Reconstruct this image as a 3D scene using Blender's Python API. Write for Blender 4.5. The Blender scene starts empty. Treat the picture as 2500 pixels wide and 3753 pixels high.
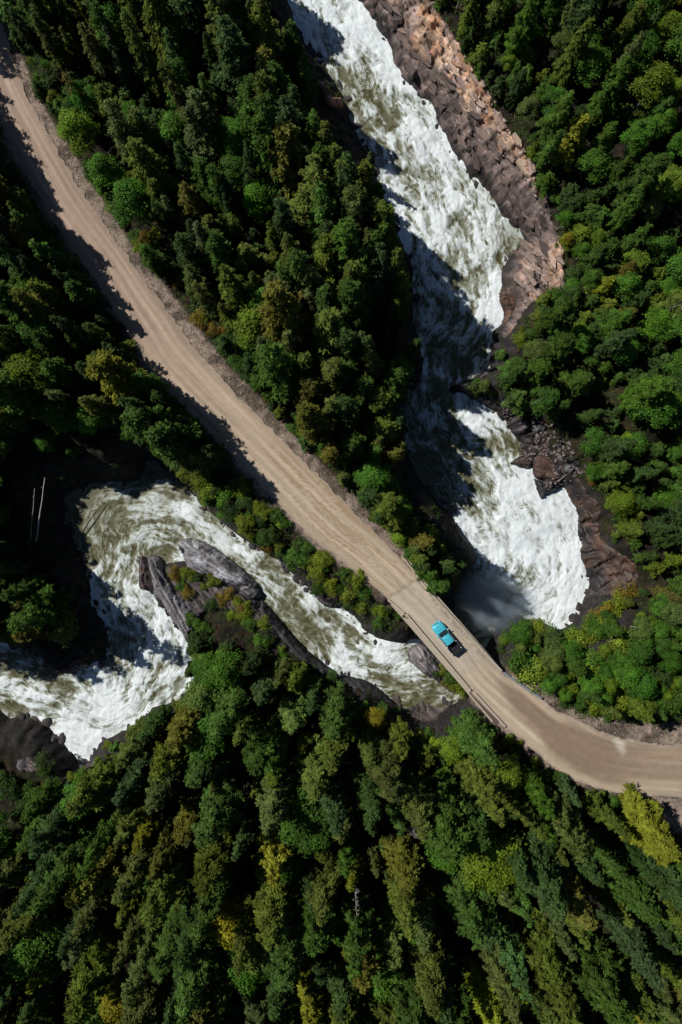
import bpy, bmesh, math, random
import numpy as np
from mathutils import Vector, Matrix

# ------------------------------------------------------------------ camera, sky, sun, exposure
scene = bpy.context.scene
COL = scene.collection
R = math.radians
CAM_H = 125.0                                   # drone height above the road
SUN_EL = 46.0
SHX, SHY = 0.875, -0.485                        # direction in which shadows fall on the ground

cam_d = bpy.data.cameras.new('camera')
cam = bpy.data.objects.new('camera', cam_d); COL.objects.link(cam)
cam.location = (0, 0, CAM_H); cam.rotation_euler = (0, 0, 0)
cam_d.sensor_fit = 'VERTICAL'; cam_d.angle_y = 2*math.atan(1876.5/2500.0)
cam_d.clip_start = 1.0; cam_d.clip_end = 2000.0
scene.camera = cam

world = bpy.data.worlds.new('World'); scene.world = world; world.use_nodes = True
wn = world.node_tree.nodes; wl = world.node_tree.links
sky = wn.new('ShaderNodeTexSky'); sky.sky_type = 'NISHITA'; sky.sun_disc = False
sky.ozone_density = 4.0; sky.dust_density = .3
sky.sun_elevation = R(SUN_EL)
sky.sun_rotation = math.atan2(-SHX, -SHY)
wl.new(sky.outputs[0], wn['Background'].inputs['Color'])
wn['Background'].inputs['Strength'].default_value = 0.05

sun_d = bpy.data.lights.new('sun', 'SUN'); sun_d.energy = 5.0; sun_d.angle = R(0.5); sun_d.color = (1.0, 0.965, 0.91)
sun = bpy.data.objects.new('sun', sun_d); COL.objects.link(sun)
_l = math.hypot(SHX, SHY)
sun_dir = Vector((SHX/_l*math.cos(R(SUN_EL)), SHY/_l*math.cos(R(SUN_EL)), -math.sin(R(SUN_EL))))
sun.rotation_euler = sun_dir.to_track_quat('-Z', 'Y').to_euler()
sun.location = (-60, 40, 120)

scene.view_settings.view_transform = 'Standard'; scene.view_settings.look = 'None'
scene.view_settings.exposure = -0.32; scene.view_settings.gamma = 1.0
scene.view_settings.use_curve_mapping = False
scene.render.engine = 'CYCLES'
cy = scene.cycles
cy.max_bounces = 5; cy.diffuse_bounces = 2; cy.glossy_bounces = 2; cy.transmission_bounces = 2
cy.transparent_max_bounces = 4; cy.volume_bounces = 1; cy.use_denoising = True; cy.denoiser = 'OPENIMAGEDENOISE'; cy.denoising_input_passes = 'RGB_ALBEDO_NORMAL'
cy.volume_step_rate = 1.0; cy.volume_max_steps = 96

rng = np.random.default_rng(11)
random.seed(7)

# ------------------------------------------------------------------ numpy helpers
def hsh(ix, iy, seed):
    h = (ix.astype(np.int64)*374761393 + iy.astype(np.int64)*668265263 + seed*1442695041) & 0xffffffff
    h = ((h ^ (h >> 13))*1274126177) & 0xffffffff
    h = ((h ^ (h >> 16))*2246822519) & 0xffffffff
    return ((h ^ (h >> 15)) & 0xffffff)/float(0xffffff)
def vn(x, y, seed=0):
    x = np.asarray(x, float); y = np.asarray(y, float)
    ix = np.floor(x); iy = np.floor(y); fx = x-ix; fy = y-iy
    fx = fx*fx*fx*(fx*(fx*6-15)+10); fy = fy*fy*fy*(fy*(fy*6-15)+10)
    a = hsh(ix, iy, seed); b = hsh(ix+1, iy, seed); c = hsh(ix, iy+1, seed); d = hsh(ix+1, iy+1, seed)
    return (a*(1-fx)+b*fx)*(1-fy)+(c*(1-fx)+d*fx)*fy
def fbm(x, y, seed=0, oct=4, gain=.5):
    s = 0; a = 1; t = 0
    for i in range(oct):
        c, n = math.cos(i*1.1), math.sin(i*1.1)
        s = s+a*vn((x*c-y*n)*2**i, (x*n+y*c)*2**i, seed+i*17); t += a; a *= gain
    return s/t
def worley(x, y, seed=0):
    x = np.asarray(x, float); y = np.asarray(y, float)
    ix = np.floor(x); iy = np.floor(y)
    f1 = np.full(x.shape, 9.); f2 = np.full(x.shape, 9.); cid = np.zeros(x.shape); cx = np.zeros(x.shape); cyy = np.zeros(x.shape)
    for dx in (-1, 0, 1):
        for dy in (-1, 0, 1):
            gx = ix+dx; gy = iy+dy
            px = gx+hsh(gx, gy, seed); py = gy+hsh(gx, gy, seed+5)
            d = np.maximum(np.abs(px-x), np.abs(py-y))*.6+np.hypot(px-x, py-y)*.4
            m = d < f1
            f2 = np.where(m, f1, np.minimum(f2, d))
            cid = np.where(m, hsh(gx, gy, seed+9), cid); cx = np.where(m, px, cx); cyy = np.where(m, py, cyy)
            f1 = np.where(m, d, f1)
    return f1, f2, cid, x-cx, y-cyy
def sstep(a, b, x):
    t = np.clip((x-a)/(b-a), 0, 1); return t*t*(3-2*t)
def seg_dist(P, poly, zs=None, closed=True):
    """min distance of points P (n,2) to a polyline, and the value zs interpolated at the nearest point"""
    poly = np.asarray(poly, float); A = poly; B = np.roll(poly, -1, 0)
    za = np.zeros(len(poly)) if zs is None else np.asarray(zs, float); zb = np.roll(za, -1)
    if not closed: A, B, za, zb = A[:-1], B[:-1], za[:-1], zb[:-1]
    best = np.full(len(P), 1e9); bz = np.zeros(len(P))
    for a, b, z0, z1 in zip(A, B, za, zb):
        d = b-a; L = d@d+1e-9
        t = np.clip(((P-a)@d)/L, 0, 1)
        q = P-(a+t[:, None]*d); dd = (q*q).sum(1)
        m = dd < best
        best = np.where(m, dd, best); bz = np.where(m, z0+t*(z1-z0), bz)
    return np.sqrt(best), bz
def inside(P, poly):
    poly = np.asarray(poly, float); x = P[:, 0]; y = P[:, 1]; c = np.zeros(len(P), bool)
    n = len(poly)
    for i in range(n):
        x0, y0 = poly[i]; x1, y1 = poly[i-1]
        if y0 == y1: continue
        k = ((y0 > y) != (y1 > y)) & (x < (x1-x0)*(y-y0)/(y1-y0)+x0)
        c ^= k
    return c
def idw(P, pts, vals, power=3.0, eps=1.0):
    pts = np.asarray(pts, float); vals = np.asarray(vals, float)
    num = np.zeros(len(P)) if vals.ndim == 1 else np.zeros((len(P), vals.shape[1])); den = np.zeros(len(P))
    for p, v in zip(pts, vals):
        w = 1.0/(((P-p)**2).sum(1)+eps)**(power/2)
        den += w
        num += (w*v) if vals.ndim == 1 else w[:, None]*v
    return num/den if vals.ndim == 1 else num/den[:, None]
def catmull(pts, step):
    pts = np.asarray(pts, float); out = []
    for i in range(len(pts)-1):
        p0 = pts[max(i-1, 0)]; p1 = pts[i]; p2 = pts[i+1]; p3 = pts[min(i+2, len(pts)-1)]
        n = max(2, int(np.linalg.norm((p2-p1)[:2])/step))
        for k in range(n):
            t = k/n
            out.append(.5*((2*p1)+(-p0+p2)*t+(2*p0-5*p1+4*p2-p3)*t*t+(-p0+3*p1-3*p2+p3)*t**3))
    out.append(pts[-1]); return np.array(out)
def at(u, v, z=0.0):
    """a point of the survey plan (photo scale 20 px per metre at road level) at height z"""
    s = (CAM_H-z)/2500.0
    return np.array([(u-1250.0)*s, (1876.5-v)*s, z])
def plan(x, y, z):
    k = 2500.0/(CAM_H-z)
    return 1250.0+x*k, 1876.5-y*k

# ------------------------------------------------------------------ object helpers
def tag(o, label=None, cat=None, group=None, kind=None):
    if label: o['label'] = label
    if cat: o['category'] = cat
    if group: o['group'] = group
    if kind: o['kind'] = kind
    return o
def link(name, me, parent=None, mat=None):
    o = bpy.data.objects.new(name, me); COL.objects.link(o)
    if mat is not None and len(me.materials) == 0: me.materials.append(mat)
    if parent is not None: o.parent = parent
    return o
def empty(name, loc=(0, 0, 0), rz=0.0):
    o = bpy.data.objects.new(name, None); COL.objects.link(o)
    o.location = loc; o.rotation_euler = (0, 0, rz); o.empty_display_size = .3
    return o
def np_mesh(name, V, F, smooth=False, colors=None, attrs=None, uv=None):
    """V (n,3), F (m,k) all faces of one size"""
    V = np.ascontiguousarray(V, np.float32); F = np.ascontiguousarray(F, np.int32)
    me = bpy.data.meshes.new(name); m, k = F.shape
    me.vertices.add(len(V)); me.vertices.foreach_set('co', V.ravel())
    me.loops.add(m*k); me.loops.foreach_set('vertex_index', F.ravel())
    me.polygons.add(m); me.polygons.foreach_set('loop_start', np.arange(0, m*k, k, dtype=np.int32))
    me.polygons.foreach_set('loop_total', np.full(m, k, np.int32))
    if smooth: me.polygons.foreach_set('use_smooth', np.ones(m, bool))
    me.update(calc_edges=True)
    if colors is not None:
        a = me.color_attributes.new('Col', 'FLOAT_COLOR', 'POINT')
        c = np.ones((len(V), 4), np.float32); c[:, :3] = colors; a.data.foreach_set('color', c.ravel())
    for n, arr in (attrs or {}).items():
        a = me.attributes.new(n, 'FLOAT', 'POINT'); a.data.foreach_set('value', np.ascontiguousarray(arr, np.float32))
    if uv is not None:
        l = me.uv_layers.new(name='UVMap'); l.data.foreach_set('uv', np.ascontiguousarray(uv[F.ravel()], np.float32).ravel())
    return me
def grid_faces(mask):
    """quads of a (ny,nx) vertex grid where mask[(ny-1),(nx-1)] holds"""
    ny, nx = mask.shape[0]+1, mask.shape[1]+1
    j, i = np.nonzero(mask); a = j*nx+i
    return np.stack([a, a+1, a+nx+1, a+nx], 1)
def compact(V, F, *arrs):
    used = np.unique(F); mp = np.full(len(V), -1); mp[used] = np.arange(len(used))
    return (V[used], mp[F])+tuple(None if a is None else a[used] for a in arrs)
class MB:
    """collects boxes and tubes into one mesh"""
    def __init__(s): s.v = []; s.f = []
    def add(s, V, F):
        b = len(s.v); s.v += [tuple(p) for p in V]; s.f += [tuple(b+i for i in f) for f in F]; return s
    def box(s, c, d, rz=0.0, bev=0.0, taper=1.0):
        x, y, z = d[0]/2, d[1]/2, d[2]/2; cs, sn = math.cos(rz), math.sin(rz); V = []
        if bev <= 0:
            prof = [(-x, -y), (x, -y), (x, y), (-x, y)]; lv = [(-z, 1), (z, 1)]
        else:
            b = min(bev, x*.9, y*.9, z*.9)
            prof = [(-x+b, -y), (x-b, -y), (x, -y+b), (x, y-b), (x-b, y), (-x+b, y), (-x, y-b), (-x, -y+b)]
            lv = [(-z, 0), (-z+b, 1), (z-b, 1), (z, 0)]
        n = len(prof)
        for zz, full in lv:
            for px, py in prof:
                if not full: px -= math.copysign(min(bev, x*.9), px)*.8; py -= math.copysign(min(bev, y*.9), py)*.8
                k = taper if zz > 0 else 1.0
                px *= k; py *= k
                V.append((c[0]+px*cs-py*sn, c[1]+px*sn+py*cs, c[2]+zz))
        F = [tuple(range(n-1, -1, -1)), tuple((len(lv)-1)*n+i for i in range(n))]
        for l in range(len(lv)-1):
            for i in range(n):
                F.append((l*n+i, l*n+(i+1) % n, (l+1)*n+(i+1) % n, (l+1)*n+i))
        return s.add(V, F)
    def tube(s, pts, rad, n=8, cap=True):
        pts = [Vector(p) for p in pts]
        rad = rad if hasattr(rad, '__len__') else [rad]*len(pts)
        V = []; F = []
        for i, p in enumerate(pts):
            t = (pts[min(i+1, len(pts)-1)]-pts[max(i-1, 0)]).normalized()
            a = t.orthogonal().normalized() if abs(t.z) < .95 else Vector((1, 0, 0)).cross(t).normalized()
            if abs(t.z) < .95: a = Vector((0, 0, 1)).cross(t).normalized()
            b = t.cross(a)
            for k in range(n):
                w = 2*math.pi*k/n; V.append(p+(a*math.cos(w)+b*math.sin(w))*rad[i])
        for i in range(len(pts)-1):
            for k in range(n):
                F.append((i*n+k, i*n+(k+1) % n, (i+1)*n+(k+1) % n, (i+1)*n+k))
        if cap:
            F.append(tuple(range(n-1, -1, -1))); F.append(tuple((len(pts)-1)*n+k for k in range(n)))
        return s.add(V, F)
    def mesh(s, name, smooth=False):
        me = bpy.data.meshes.new(name); me.from_pydata(s.v, [], s.f); me.update()
        if smooth: me.polygons.foreach_set('use_smooth', np.ones(len(me.polygons), bool))
        return me
    def build(s, name, mat, parent=None, smooth=False):
        return link(name, s.mesh(name, smooth), parent, mat)

# ------------------------------------------------------------------ materials
def new_mat(name):
    m = bpy.data.materials.new(name); m.use_nodes = True
    return m, m.node_tree.nodes, m.node_tree.links, m.node_tree.nodes['Principled BSDF']
def N(nodes, t, **kw):
    n = nodes.new(t)
    for k, v in kw.items(): setattr(n, k, v)
    return n
def mix_col(nodes, links, fac, a, b, blend='MIX'):
    n = nodes.new('ShaderNodeMix'); n.data_type = 'RGBA'; n.blend_type = blend
    for sock, val in ((0, fac), (6, a), (7, b)):
        if isinstance(val, (int, float)): n.inputs[sock].default_value = val
        elif isinstance(val, tuple): n.inputs[sock].default_value = val if len(val) == 4 else val+(1,)
        else: links.new(val, n.inputs[sock])
    return n.outputs[2]
def plain(name, col, rough=.6, metal=0.0, coat=0.0, var=.12, scale=6.0, spec=.5):
    m, n, l, p = new_mat(name)
    tc = N(n, 'ShaderNodeTexCoord'); no = N(n, 'ShaderNodeTexNoise'); no.inputs['Scale'].default_value = scale; no.inputs['Detail'].default_value = 5
    l.new(tc.outputs['Object'], no.inputs['Vector'])
    rp = N(n, 'ShaderNodeMapRange'); rp.inputs[3].default_value = 1-var; rp.inputs[4].default_value = 1+var
    l.new(no.outputs[0], rp.inputs[0])
    l.new(mix_col(n, l, 1.0, tuple(col), rp.outputs[0], 'MULTIPLY'), p.inputs['Base Color'])
    p.inputs['Roughness'].default_value = rough; p.inputs['Metallic'].default_value = metal
    p.inputs['Coat Weight'].default_value = coat; p.inputs['Specular IOR Level'].default_value = spec
    return m
def surf_mat(name, scale=2.5, var=.45, rough=.9, bump=.15, scale2=14.0, spec=.3, aniso=None):
    """vertex colour times two noises, with relief"""
    m, n, l, p = new_mat(name)
    at_ = N(n, 'ShaderNodeVertexColor'); at_.layer_name = 'Col'
    tc = N(n, 'ShaderNodeTexCoord')
    vec = tc.outputs['Object']
    if aniso:
        mp = N(n, 'ShaderNodeMapping'); mp.inputs['Scale'].default_value = (aniso[0], aniso[1], 1)   # UV = along and across the strata
        l.new(tc.outputs['UV'], mp.inputs[0]); vec = mp.outputs[0]
    a = N(n, 'ShaderNodeTexNoise'); a.inputs['Scale'].default_value = scale; a.inputs['Detail'].default_value = 6; a.inputs['Roughness'].default_value = .65
    b = N(n, 'ShaderNodeTexNoise'); b.inputs['Scale'].default_value = scale2; b.inputs['Detail'].default_value = 3
    l.new(vec, a.inputs['Vector']); l.new(tc.outputs['Object'], b.inputs['Vector'])
    mu = N(n, 'ShaderNodeMath', operation='MULTIPLY'); l.new(a.outputs[0], mu.inputs[0]); l.new(b.outputs[0], mu.inputs[1])
    rp = N(n, 'ShaderNodeMapRange'); rp.inputs[1].default_value = .1; rp.inputs[2].default_value = .42
    rp.inputs[3].default_value = 1-var; rp.inputs[4].default_value = 1+var; l.new(mu.outputs[0], rp.inputs[0])
    l.new(mix_col(n, l, 1.0, at_.outputs[0], rp.outputs[0], 'MULTIPLY'), p.inputs['Base Color'])
    bp = N(n, 'ShaderNodeBump'); bp.inputs['Strength'].default_value = .8; bp.inputs['Distance'].default_value = bump
    l.new(mu.outputs[0], bp.inputs['Height']); l.new(bp.outputs[0], p.inputs['Normal'])
    p.inputs['Roughness'].default_value = rough; p.inputs['Specular IOR Level'].default_value = spec
    return m
def leaf_mat(name, transl=.35, gloss=.15, patch=.5):
    """tint comes from the object's own colour; every leaf differs a little"""
    m, n, l, p = new_mat(name)
    oi = N(n, 'ShaderNodeObjectInfo'); at_ = N(n, 'ShaderNodeAttribute'); at_.attribute_name = 'leaf'
    tc = N(n, 'ShaderNodeTexCoord'); no = N(n, 'ShaderNodeTexNoise'); no.inputs['Scale'].default_value = .45; no.inputs['Detail'].default_value = 2
    ad = N(n, 'ShaderNodeVectorMath', operation='ADD'); l.new(tc.outputs['Object'], ad.inputs[0])
    sc = N(n, 'ShaderNodeVectorMath', operation='SCALE'); sc.inputs['Scale'].default_value = 90.0
    cx = N(n, 'ShaderNodeCombineXYZ'); l.new(oi.outputs['Random'], cx.inputs[0]); l.new(cx.outputs[0], sc.inputs[0]); l.new(sc.outputs[0], ad.inputs[1])
    l.new(ad.outputs[0], no.inputs['Vector'])
    rp = N(n, 'ShaderNodeMapRange'); rp.inputs[1].default_value = .3; rp.inputs[2].default_value = .7; rp.inputs[3].default_value = 1-patch; rp.inputs[4].default_value = 1+patch
    l.new(no.outputs[0], rp.inputs[0])
    lr = N(n, 'ShaderNodeMapRange'); lr.inputs[3].default_value = .55; lr.inputs[4].default_value = 1.45; l.new(at_.outputs['Fac'], lr.inputs[0])
    mu = N(n, 'ShaderNodeMath', operation='MULTIPLY'); l.new(rp.outputs[0], mu.inputs[0]); l.new(lr.outputs[0], mu.inputs[1])
    hs = N(n, 'ShaderNodeHueSaturation'); l.new(oi.outputs['Color'], hs.inputs['Color']); l.new(mu.outputs[0], hs.inputs['Value'])
    hr = N(n, 'ShaderNodeMapRange'); hr.inputs[3].default_value = .485; hr.inputs[4].default_value = .515; l.new(no.outputs[0], hr.inputs[0]); l.new(hr.outputs[0], hs.inputs['Hue'])
    l.new(hs.outputs[0], p.inputs['Base Color']); p.inputs['Roughness'].default_value = .62; p.inputs['Specular IOR Level'].default_value = gloss
    tr = N(n, 'ShaderNodeBsdfTranslucent'); l.new(hs.outputs[0], tr.inputs['Color'])
    ms = N(n, 'ShaderNodeMixShader'); ms.inputs[0].default_value = transl
    l.new(p.outputs[0], ms.inputs[1]); l.new(tr.outputs[0], ms.inputs[2]); l.new(ms.outputs[0], n['Material Output'].inputs['Surface'])
    return m

M = {}
M['terrain'] = surf_mat('forest_floor', 1.2, .8, .95, .35, 5.0, .2)
M['rock'] = surf_mat('layered_rock', 1.3, .75, .8, .3, 9.0, .35, aniso=(.35, 2.2))
M['wetrock'] = surf_mat('wet_rock', 1.3, .75, .42, .2, 9.0, .5, aniso=(.35, 2.2))
M['stone'] = surf_mat('broken_stone', 3.0, .45, .85, .06, 20.0, .3)
M['road'] = surf_mat('packed_gravel', 5.0, .14, .95, .02, 26.0, .2)
M['needle'] = leaf_mat('conifer_needles', .12, .12, .35)
M['leaf'] = leaf_mat('broad_leaves', .28, .2, .35)
M['bark'] = plain('bark', (.07, .055, .042), .95, var=.4, scale=4)
M['pale_bark'] = plain('pale_bark', (.42, .40, .37), .85, var=.4, scale=3)
M['dead_wood'] = plain('dead_wood', (.26, .24, .23), .9, var=.35, scale=3)
M['concrete'] = plain('concrete', (.42, .36, .28), .9, var=.25, scale=2.5)
M['timber'] = plain('weathered_timber', (.46, .39, .29), .9, var=.25, scale=2.0)
M['dark_timber'] = plain('dark_timber', (.09, .07, .055), .9, var=.3, scale=2.0)
M['steel'] = plain('rusted_steel', (.10, .07, .055), .7, var=.4)
M['galv'] = plain('galvanised_steel', (.40, .43, .45), .45, metal=.6, var=.12)
M['yellow'] = plain('yellow_paint', (.75, .42, .02), .5, var=.1)
M['black'] = plain('black_paint', (.012, .012, .013), .45, var=.2)

# ------------------------------------------------------------------ plan of the place (photo pixels, unprojected to real heights)
ZC = [(1100,-300,-4.6),(1150,0,-5),(1400,400,-5.4),(1600,800,-5.9),(1680,1250,-6.2),(1600,1385,-6.4),(1590,1500,-7.8),(1750,1650,-8.0),
      (1900,1850,-8.4),(2040,2080,-9.0),(1950,2230,-9.7),(1760,2240,-10.8),(1640,2400,-11.2),(1300,2380,-11.4),(1000,2150,-11.6),(750,1920,-11.9),
      (450,1850,-12),(430,2100,-12.2),(500,2400,-12.5),(300,2600,-12.9),(0,2480,-13.2),(-300,2450,-13.6)]
def zpx(P): return idw(np.asarray(P, float), [c[:2] for c in ZC], [c[2] for c in ZC], 3.5, 400.0)
WEST = [(1000,-420),(1040,-150),(1057,0),(1090,90),(1150,190),(1215,270),(1258,335),(1277,421),(1316,497),(1363,564),(1383,641),(1421,746),(1459,823),
    (1507,957),(1521,1090),(1513,1159),(1545,1263),(1553,1343),(1537,1399),(1481,1422),(1465,1518),(1481,1614),(1513,1717),(1585,1805),(1649,1885),(1696,1957),
    (1736,2012),(1752,2056),(1728,2076),(1688,2116),(1664,2180),(1664,2252),(1630,2310),(1560,2335),(1510,2345),(1476,2360),(1415,2353),(1346,2322),(1300,2268),
    (1250,2226),(1188,2222),(1132,2158),(1036,2070),(917,1991),(837,1935),(757,1871),(678,1783),(606,1720),(574,1680),(542,1688),(510,1759),(446,1767),(319,1775),
    (239,1815),(231,1863),(247,1919),(279,1983),(319,2078),(335,2142),(343,2198),(383,2277),(398,2341),(380,2410),(343,2437),(319,2445),(271,2469),(231,2469),
    (175,2453),(143,2405),(80,2381),(16,2357),(-60,2340),(-300,2330),(-700,2300)]
EAST = [(-700,2620),(-300,2640),(0,2604),(32,2628),(120,2628),(175,2660),(239,2724),(303,2796),(343,2780),(370,2716),(478,2660),(560,2590),(660,2560),(720,2477),(700,2390),
    (678,2341),(606,2254),(558,2190),(510,2158),(505,2046),(550,2034),(606,2062),(670,2046),(646,1991),(693,1975),(757,1991),(837,2046),(909,2102),(952,2158),(964,2206),
    (1036,2285),(1116,2373),(1196,2445),(1250,2477),(1300,2483),(1346,2498),(1392,2529),(1453,2582),(1484,2609),(1568,2605),(1644,2590),(1690,2567),(1740,2500),(1770,2430),
    (1790,2353),(1820,2299),(1859,2268),(1950,2268),(1996,2284),(2035,2303),(2079,2300),(2111,2268),(2139,2196),(2155,2132),(2127,2060),(2111,1973),(2115,1917),(2091,1837),
    (2063,1785),(2015,1813),(1979,1829),(1959,1765),(1952,1718),(1864,1694),(1900,1662),(1904,1614),(1872,1574),(1824,1534),(1760,1478),(1704,1442),(1640,1440),(1656,1415),(1752,1375),
    (1792,1351),(1800,1271),(1800,1215),(1824,1199),(1866,1129),(1832,1081),(1832,1014),(1851,966),(1890,918),(1918,880),(1899,842),(1842,794),(1784,708),(1708,622),(1650,536),
    (1612,469),(1574,383),(1517,335),(1469,287),(1430,220),(1421,153),(1383,115),(1354,48),(1297,0),(1260,-150),(1230,-420)]
WPX = np.array(WEST+EAST, float); WZ = zpx(WPX)
WP = np.array([at(u, v, z) for (u, v), z in zip(WPX, WZ)])          # shoreline in the world
ZCW = np.array([at(*c) for c in ZC])
def water_z(P): return idw(P, ZCW[:, :2], ZCW[:, 2], 3.5, .8)

ROADP = [((-330,-480),(-190,-520)),((-190,-60),(-55,-100)),((-130,170),(16,120)),((-60,355),(80,303)),((15,500),(151,446)),((130,700),(271,653)),((191,800),(335,749)),
    ((262,905),(398,845)),((335,1010),(470,940)),((410,1130),(542,1044)),((480,1240),(622,1148)),((558,1370),(693,1243)),((670,1490),(800,1370)),((800,1620),(930,1510)),
    ((925,1750),(1060,1640)),((1040,1868),(1180,1755)),((1150,1980),(1290,1870)),((1262,2062),(1395,1970)),((1371,2150),(1490,2070)),((1436,2208),(1548,2135)),
    ((1490,2258),(1596,2196)),((1606,2392),(1712,2328)),((1714,2526),(1832,2458)),((1851,2664),(1975,2553)),((1912,2716),(2040,2605)),((1989,2785),(2126,2645)),
    ((2065,2838),(2200,2680)),((2180,2884),(2300,2710)),((2295,2907),(2400,2724)),((2500,2923),(2520,2730)),((2800,2925),(2800,2735)),((3300,2900),(3300,2700))]
RL = np.array([at(*a)[:2] for a, b in ROADP]); RR = np.array([at(*b)[:2] for a, b in ROADP])
IB0, IB1 = 19, 22                                                    # bridge between these pairs
BERM_OUT = [(-150,-520),(-20,-100),(45,120),(120,303),(195,446),(275,560),(340,670),(405,765),(484,885),(562,985),(645,1080),(748,1215),(862,1345),(985,1480),(1105,1615),(1225,1745),(1335,1845),(1430,1950),(1495,2050)]
UP_RIVER = [(1130,-420),(1180,0),(1330,300),(1500,600),(1650,900),(1690,1200),(1600,1400),(1640,1560),(1780,1750),(1930,1950),(2010,2120),(1900,2225),(1760,2290)]
LOW_RIVER = [(1640,2420),(1450,2430),(1250,2350),(1050,2170),(850,2000),(700,1890),(520,1850),(400,1950),(420,2150),(500,2330),(520,2450),(380,2580),(200,2530),(0,2480),(-300,2470),(-700,2450)]

# forest-free ground seen in the photograph
TAN = [(1297,0),(1354,48),(1383,115),(1421,153),(1430,220),(1469,287),(1517,335),(1574,383),(1612,469),(1650,536),(1708,622),(1784,708),(1842,794),(1899,842),(1918,880),(1890,918),
    (1851,966),(1832,1014),(1832,1081),(1866,1129),(1824,1199),(1850,1240),(1900,1185),(1930,1130),(1985,1085),(2060,1050),(2070,957),(2052,861),(2014,737),(1962,622),(1918,545),(1861,478),(1813,402),
    (1756,277),(1689,163),(1625,67),(1590,0),(1560,-200),(1240,-200)]
BROWN = [(2050,1700),(2120,1740),(2170,1810),(2215,1850),(2205,1900),(2240,1990),(2330,2060),(2350,2130),(2290,2180),(2200,2200),(2180,2260),(2090,2310),(2000,2310),(1950,2270),(2079,2300),(2111,2268),(2139,2196),(2155,2132),
    (2127,2060),(2111,1973),(2115,1917),(2091,1837),(2063,1785)]
BOULD = [(1824,1534),(1790,1490),(1840,1480),(1940,1530),(2040,1560),(2110,1650),(2150,1720),(2120,1760),(2060,1790),(1979,1829),(1940,1740),(1864,1694),(1905,1640)]
PENIN = [(646,1985),(693,1970),(757,1985),(837,2040),(909,2095),(955,2155),(968,2206),(1040,2285),(1120,2373),(1240,2475),(1180,2480),(1080,2400),(1000,2350),(960,2300),(900,2260),(800,2250),(720,2330),(690,2365),(606,2260),(505,2165),(505,2040),(560,2030),(606,2060)]
BLROCK = [(0,2620),(110,2635),(170,2670),(239,2730),(303,2800),(345,2790),(300,2860),(200,2840),(90,2900),(0,2990),(-200,3000),(-200,2650)]
LROCK = [(120,2370),(170,2350),(260,2370),(330,2420),(330,2445),(240,2470),(175,2450)]

# ------------------------------------------------------------------ terrain
PLZ = [(200,1500,.5),(50,1000,1.5),(-100,600,2),(400,1650,-1.5),(100,1750,-4),(150,2100,-7),(60,2000,-6),(250,2300,-9),(600,1600,0),(-200,2000,-4),(-300,1200,2),
    (900,1900,-1.5),(1100,2080,-2.5),(1350,2250,-4),(500,600,1),(700,200,1.5),(900,900,.5),(1100,500,2),(1100,1200,2),(1300,1600,1.5),(1400,1900,0),(1270,1000,2),(1180,750,2),(1330,1300,2),(1000,0,.5),
    (1600,1950,-.6),(1660,2040,-1.2),(1640,2150,-2.6),(1560,1850,0),(1700,100,1.2),(1900,400,1.8),(2050,800,1.8),(1950,1150,0),(2000,1400,-1),(2200,1200,4),(2400,600,8),(2400,100,9),(2150,300,6),(2400,1500,5),
    (2250,1800,-1),(2400,2000,1.5),(1950,2400,-1.5),(2200,2450,.5),(2400,2300,2),(2000,1650,-4.6),(2150,1950,-5.5),(2260,2100,-4),(1500,2800,-3),(1700,2700,-2),(1300,2700,-5),
    (1000,2600,-5),(800,2500,-7),(600,2750,-7),(400,2950,-7),(150,2950,-8),(900,3200,-4),(1500,3300,-2.5),(2000,3200,-2),(2400,3100,0),(200,3400,-7),(2400,3600,0),(1200,3700,-4),
    (700,2150,-10.9),(800,2120,-10.9),(900,2200,-10.4),(620,2180,-11.4),(580,2100,-11.5),(660,2250,-11.0),(1000,2330,-9),(1130,2430,-9)]
BKW = [(1200,300,10),(1350,700,10),(1450,1100,10),(1430,1500,9.5),(1600,1900,5),(1680,2150,3.5),(1500,200,11),(1700,500,11),(1950,800,9),(1880,1100,5),(1830,1300,5),(2000,1600,8),(2180,2000,9),
    (1950,2300,3),(1750,2500,3),(1400,2250,6),(1100,2080,6.5),(750,1800,6),(450,1700,6),(250,1900,7),(300,2300,5),(60,2330,4),(1300,2550,4),(1100,2450,3),(700,2150,2),(600,2250,2.5),
    (900,2080,1.5),(700,2480,4),(400,2780,5),(150,2720,4)]
PLW = np.array([at(*c) for c in PLZ]); BKP = np.array([at(u, v, -4)[:2] for u, v, w in BKW]); BKV = np.array([c[2] for c in BKW])
road_a = np.vstack([RL[:IB0+1], RR[:IB0+1][::-1]]); road_b = np.vstack([RL[IB1:], RR[IB1:][::-1]]); bridge_poly = np.vstack([RL[IB0:IB1+1], RR[IB0:IB1+1][::-1]])
berm_w = RR[:len(BERM_OUT)]+.68*(np.array([at(*p)[:2] for p in BERM_OUT])-RR[:len(BERM_OUT)])
berm_poly = np.vstack([RR[:len(BERM_OUT)], berm_w[::-1]])

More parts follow.
